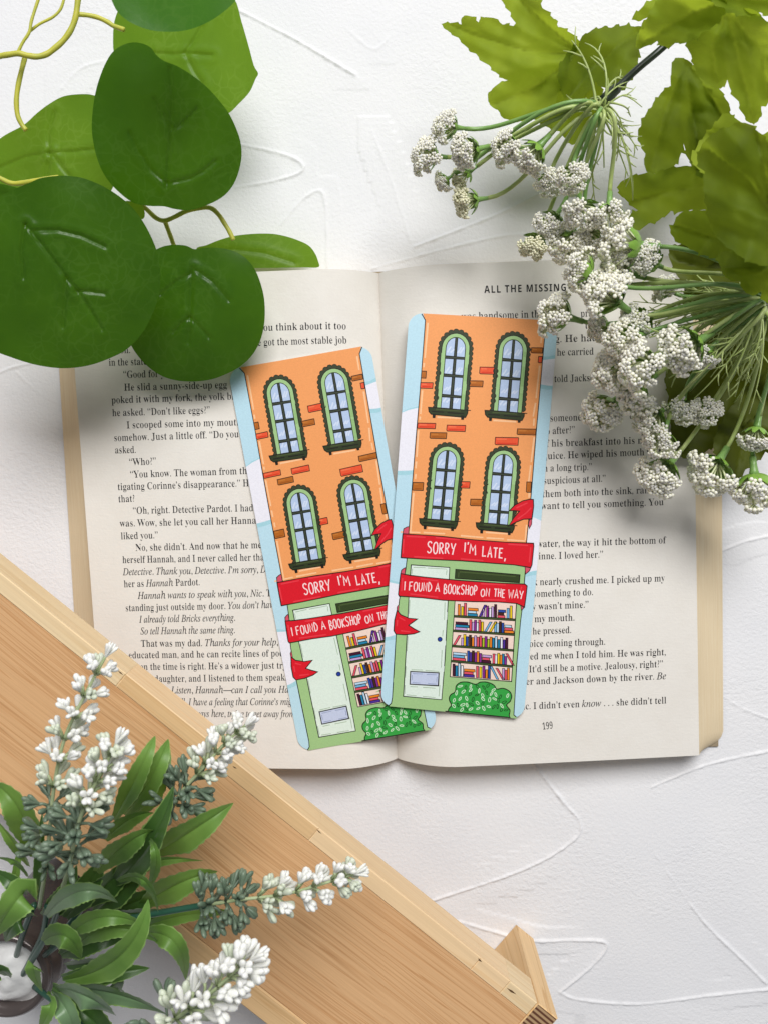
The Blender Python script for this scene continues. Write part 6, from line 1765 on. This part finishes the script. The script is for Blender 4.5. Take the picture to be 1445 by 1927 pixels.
Y4 = lambda x, y: (x / 2.007, 1180 + y / 2.007)
BLADES = [  # base, middle, tip (on the enlarged sheet), width, heights, shade
    ((430, 730), (520, 560), (586, 412), 64, (.085, .105, .100), 'L'), ((470, 710), (572, 570), (636, 424), 76, (.080, .100, .094), 'L'), ((500, 725), (590, 600), (639, 452), 66, (.076, .090, .085), 'L'),
    ((400, 805), (490, 728), (582, 703), 58, (.085, .098, .100), 'L'), ((590, 855), (730, 770), (882, 666), 100, (.080, .100, .096), 'L'), ((365, 925), (480, 820), (586, 768), 84, (.088, .108, .104), 'L'),
    ((430, 965), (565, 820), (656, 602), 84, (.080, .104, .106), 'D'), ((562, 985), (590, 870), (544, 778), 34, (.088, .108, .098), 'L'), ((450, 962), (570, 890), (768, 884), 50, (.078, .092, .088), 'L'),
    ((535, 1055), (680, 970), (822, 925), 92, (.074, .090, .086), 'L'), ((445, 960), (545, 960), (598, 1078), 50, (.092, .112, .094), 'L'), ((545, 1135), (700, 1090), (880, 1078), 46, (.074, .086, .084), 'L'),
    ((175, 1092), (310, 1000), (446, 1044), 72, (.100, .118, .106), 'G'), ((245, 1182), (380, 1100), (545, 1130), 60, (.086, .104, .096), 'L'), ((275, 1215), (430, 1140), (605, 1195), 62, (.082, .098, .090), 'L'),
    ((245, 1335), (460, 1240), (560, 1030), 92, (.088, .110, .112), 'L'), ((525, 1160), (655, 1190), (702, 1335), 66, (.080, .094, .078), 'L'), ((165, 1190), (245, 1170), (306, 1255), 80, (.084, .098, .088), 'L'),
    ((235, 1325), (400, 1310), (565, 1290), 58, (.078, .088, .086), 'D'), ((265, 1370), (440, 1390), (642, 1468), 84, (.080, .094, .086), 'G'), ((220, 1365), (330, 1400), (440, 1470), 100, (.084, .100, .088), 'G'),
    ((200, 1380), (260, 1470), (300, 1600), 66, (.078, .088, .076), 'G'), ((190, 1380), (185, 1450), (140, 1540), 52, (.078, .088, .078), 'L'), ((135, 965), (60, 1040), (-30, 1180), 110, (.104, .122, .112), 'L'),
    ((130, 870), (75, 700), (-25, 590), 96, (.088, .108, .104), 'L'), ((110, 905), (50, 815), (-30, 715), 46, (.084, .098, .096), 'L'), ((105, 945), (60, 890), (-20, 872), 36, (.090, .102, .098), 'L'),
    ((90, 1010), (50, 970), (-25, 920), 46, (.084, .092, .088), 'D'), ((160, 1305), (125, 1290), (160, 1380), 50, (.088, .098, .084), 'L'), ((30, 1320), (-5, 1300), (-40, 1320), 60, (.080, .086, .080), 'D'),
    ((60, 1040), (60, 930), (95, 760), 26, (.080, .090, .086), 'L'), ((150, 1030), (150, 880), (160, 700), 30, (.080, .092, .090), 'D'), ((360, 1080), (470, 980), (560, 900), 70, (.070, .080, .078), 'D'),
    ((300, 1060), (420, 960), (520, 860), 76, (.070, .082, .080), 'D'), ((420, 1080), (540, 1030), (640, 1000), 60, (.068, .076, .074), 'D'), ((250, 1100), (330, 980), (390, 880), 70, (.072, .082, .082), 'D'),
    ((230, 1240), (330, 1200), (470, 1180), 60, (.070, .078, .074), 'D'), ((250, 1280), (360, 1270), (480, 1240), 60, (.068, .076, .072), 'D'), ((130, 1090), (60, 1120), (20, 1190), 60, (.082, .092, .084), 'D'),
    ((440, 1080), (600, 1085), (740, 1050), 60, (.068, .078, .072), 'D'), ((300, 1390), (420, 1370), (470, 1385), 40, (.084, .092, .088), 'G'), ((200, 1360), (340, 1480), (420, 1560), 90, (.070, .080, .070), 'D'),
    ((160, 1090), (240, 1020), (290, 900), 56, (.082, .094, .094), 'D'), ((420, 1330), (440, 1340), (452, 1378), 40, (.072, .076, .070), 'D'),
]
SPIKES = [  # stem path from the base to the tip, radius, number of whorls, share that stays grey green
    ([(150, 1060, .088), (168, 940, .104), (185, 800, .114), (205, 600, .118), (245, 420, .120), (320, 260, .122), (400, 110, .122)], 108, 9, 0.30, 3),
    ([(215, 1060, .096), (262, 900, .118), (290, 770, .128), (330, 650, .132), (390, 540, .134), (440, 440, .134)], 124, 8, 0.36, 2),
    ([(560, 790, .082), (640, 700, .094), (690, 620, .098), (770, 530, .100), (850, 440, .101), (930, 370, .101)], 106, 8, 0.32, 1),
    ([(540, 1092, .090), (690, 1065, .094), (800, 1048, .096), (920, 1030, .098), (1080, 1010, .099), (1240, 965, .100), (1340, 934, .100)], 110, 10, 0.38, 3),
    ([(500, 1640, .100), (600, 1530, .122), (680, 1470, .132), (790, 1390, .138), (880, 1310, .140), (950, 1260, .141)], 150, 7, 0.10, 2),
]


def bez3(a, b, c, n):
    a, b, c = Vector(a), Vector(b), Vector(c)
    m = b * 2 - (a + c) / 2
    return [a * (1 - t) ** 2 + m * 2 * t * (1 - t) + c * t * t for t in [i / n for i in range(n + 1)]]


def blade(root, pa, pb, pc, wpx, hs, mat, r):
    sp = bez3(P(*Y4(*pa), hs[0]), P(*Y4(*pb), hs[1]), P(*Y4(*pc), hs[2]), 22)
    w = PX(wpx / 2.007 / 2, hs[1]) * 1.3
    roll = r.uniform(-.45, .45)
    vs, fs = [], []
    K = [-1, -.91, -.6, -.33, -.05, 0, .05, .33, .6, .91, 1]
    n = len(sp)
    for i, p in enumerate(sp):
        t = i / (n - 1)
        T = (sp[min(i + 1, n - 1)] - sp[max(i - 1, 0)]).normalized()
        S = T.cross(Vector((0, 0, 1)))
        S = S.normalized() if S.length > 1e-3 else Vector((1, 0, 0))
        S = Matrix.Rotation(roll * (0.4 + t), 3, T) @ S
        N = S.cross(T)
        ww = w * (min(1.0, 0.25 + 2.2 * t) * (1 - t ** 2.6) ** 0.9 + 0.02)
        for k in K:
            e = 1 + (0.05 * (1 if i % 2 else -1) if abs(k) == 1 else 0)
            h = 0.26 * abs(k) ** 1.3 - (0.06 if k == 0 else 0) + 0.05 * math.sin(i * 0.8 + k * 2) * abs(k)
            vs.append(p + S * (k * e * ww) + N * (h * ww))
    m = len(K)
    for i in range(n - 1):
        for k in range(m - 1):
            fs.append((i * m + k, i * m + k + 1, (i + 1) * m + k + 1, (i + 1) * m + k))
    mb = MB()
    mb.add(vs, fs, 0)
    mb.m = [1 if j % (m - 1) in (0, m - 2) else 0 for j in range(len(fs))]
    return mb.build('leaf', [mat, M_RIB], root)


def build_pot():
    zc = 0.064
    c = P(8, 1842, zc)
    root = thing('potted_plant', (c.x, c.y, 0), 'artificial plant with white flower spikes and narrow green leaves in a grey jar, bottom left', 'potted plant')
    r = random.Random(5)
    # jar, turned
    t = NT('grey_brown_jar')
    t.b.inputs['Base Color'].default_value = (0.10, 0.082, 0.078, 1)
    t.b.inputs['Roughness'].default_value = 0.22
    t.b.inputs['Metallic'].default_value = 0.35
    R = PX(84, zc)
    prof = [(R * 1.0, 0.0), (R * 1.08, 0.004), (R * 1.10, 0.03), (R * 1.12, 0.046), (R * 1.06, 0.050), (R * 1.10, 0.052), (R * 1.10, 0.056), (R * 1.00, 0.0575), (R * 1.02, 0.0595), (R * 1.02, 0.0625), (R * .93, 0.064), (R * .87, 0.0635), (R * .86, 0.056), (R * .3, 0.055), (0.0001, 0.055)]
    mb = MB()
    n = 48
    vs = [(c.x + q * math.cos(k * math.tau / n), c.y + q * math.sin(k * math.tau / n), z) for q, z in prof for k in range(n)]
    mb.add(vs, [(i * n + k, i * n + (k + 1) % n, (i + 1) * n + (k + 1) % n, (i + 1) * n + k) for i in range(len(prof) - 1) for k in range(n)])
    mb.build('jar', t.mat, root)
    # lumpy white filler
    t = NT('white_filler')
    t.b.inputs['Base Color'].default_value = (0.74, 0.74, 0.73, 1)
    t.b.inputs['Roughness'].default_value = 0.35
    t.b.inputs['Subsurface Weight'].default_value = 0.3
    t.b.inputs['Subsurface Radius'].default_value = (0.003, 0.003, 0.003)
    t.b.inputs['Subsurface Scale'].default_value = 1.0
    t.bump(t.noise(t.coord(), 500, 3), 0.4, 0.0006)
    mb = MB()
    vs, fs = [], []
    rings, n = 9, 40
    for i in range(rings + 1):
        q = i / rings
        for k in range(n):
            a = k * math.tau / n
            z = 0.0575 + 0.006 * (1 - q * q) + 0.0012 * math.sin(a * 4 + q * 5) * q + 0.0010 * math.sin(q * 14 + 2 * math.sin(a)) * q
            vs.append((c.x + R * .9 * q * math.cos(a), c.y + R * .9 * q * math.sin(a), z))
    fs = [(i * n + k, (i + 1) * n + k, (i + 1) * n + (k + 1) % n, i * n + (k + 1) % n) for i in range(rings) for k in range(n)]
    mb.add(vs, fs)
    mb.build('filler', t.mat, root)
    LM = dict(L=M_BLADE, D=M_BLADED, G=M_BLADEG)
    for pa, pb, pc, w, hs, k in BLADES:
        blade(root, pa, pb, pc, w * (1.25 if k == 'D' else 1.05), hs, LM[k], r)
    # green stems from the filler to the flower spikes
    core = P(*Y4(80, 1320), 0.062)
    for path in ([(80, 1325, .060), (125, 1240, .070), (165, 1150, .080), (180, 1050, .090)], [(80, 1325, .060), (140, 1230, .074), (200, 1120, .086), (222, 1050, .097)],
                 [(170, 1240, .066), (330, 1130, .084), (520, 1096, .090), (700, 1064, .094), (800, 1048, .096)], [(190, 1220, .066), (330, 1040, .076), (480, 880, .080), (565, 785, .083)],
                 [(130, 1360, .062), (280, 1480, .080), (400, 1620, .092), (505, 1635, .101)], [(60, 1250, .060), (90, 1150, .075), (130, 1050, .085)]):
        mb = MB()
        mb.tube(catmull([P(*Y4(x, y), z) for x, y, z in path], 6), PX(6.2, .09), 9)
        mb.build('stem', M_STEMD, root)
    for path, rad, nw, grey, seed in SPIKES:
        q = random.Random(seed * 11)
        mb = MB()
        pts = catmull([P(*Y4(x, y), z) for x, y, z in path], 8)
        n = len(pts)
        mb.tube(pts, [PX(4.6 - 2.0 * i / n, .11) for i in range(n)], 8, 3)
        zz = path[-1][2]
        Rm = PX(rad / 2.007, zz)
        for w in range(nw + 1):
            f = 0.28 + 0.72 * w / nw
            i = min(n - 2, int(f * (n - 1)))
            T = (pts[i + 1] - pts[i - 1]).normalized()
            U = T.cross(Vector((0, 0, 1))).normalized()
            V = U.cross(T)
            g = (w / nw)
            size = (1.0 - 0.42 * g)
            if w == nw:
                for k in range(6):
                    a = k * 1.05
                    mb.petal(pts[-1] - T * Rm * .1, T + (U * math.cos(a) + V * math.sin(a)) * 0.28, Rm * 0.62, Rm * 0.085, 0)
                continue
            ntuft = 5
            for k in range(ntuft):
                a = k * math.tau / ntuft + w * 0.7 + q.uniform(-.25, .25)
                out = U * math.cos(a) + V * math.sin(a)
                axis = (out * 0.8 + T * (0.75 if g > grey else 0.3)).normalized()
                root_p = pts[i] + out * PX(5, zz)
                tip = root_p + axis * Rm * 0.42 * size
                mat = 2 if g < grey else (1 if g < grey + 0.12 else (0 if q.random() < 0.8 else 1))
                mb.tube([root_p, root_p.lerp(tip, .6) + T * 0.0004, tip], [PX(3.6, zz), PX(2.8, zz), PX(4.2, zz)], 6, 3 if g > grey else 2)
                side = axis.cross(T).normalized()
                for j in range(5):
                    b = j * math.tau / 5 + q.uniform(-.2, .2)
                    sp = 0.34
                    o2 = side * math.cos(b) + axis.cross(side) * math.sin(b)
                    dr = axis + o2 * sp
                    mb.petal(tip - axis * Rm * 0.06, dr, Rm * q.uniform(.64, .86) * size, Rm * q.uniform(.10, .135), mat, 0.75)
        mb.build('flower_spike', [M_PETW, M_PETM, M_PETG, M_SPIKE], root)


build_pot()
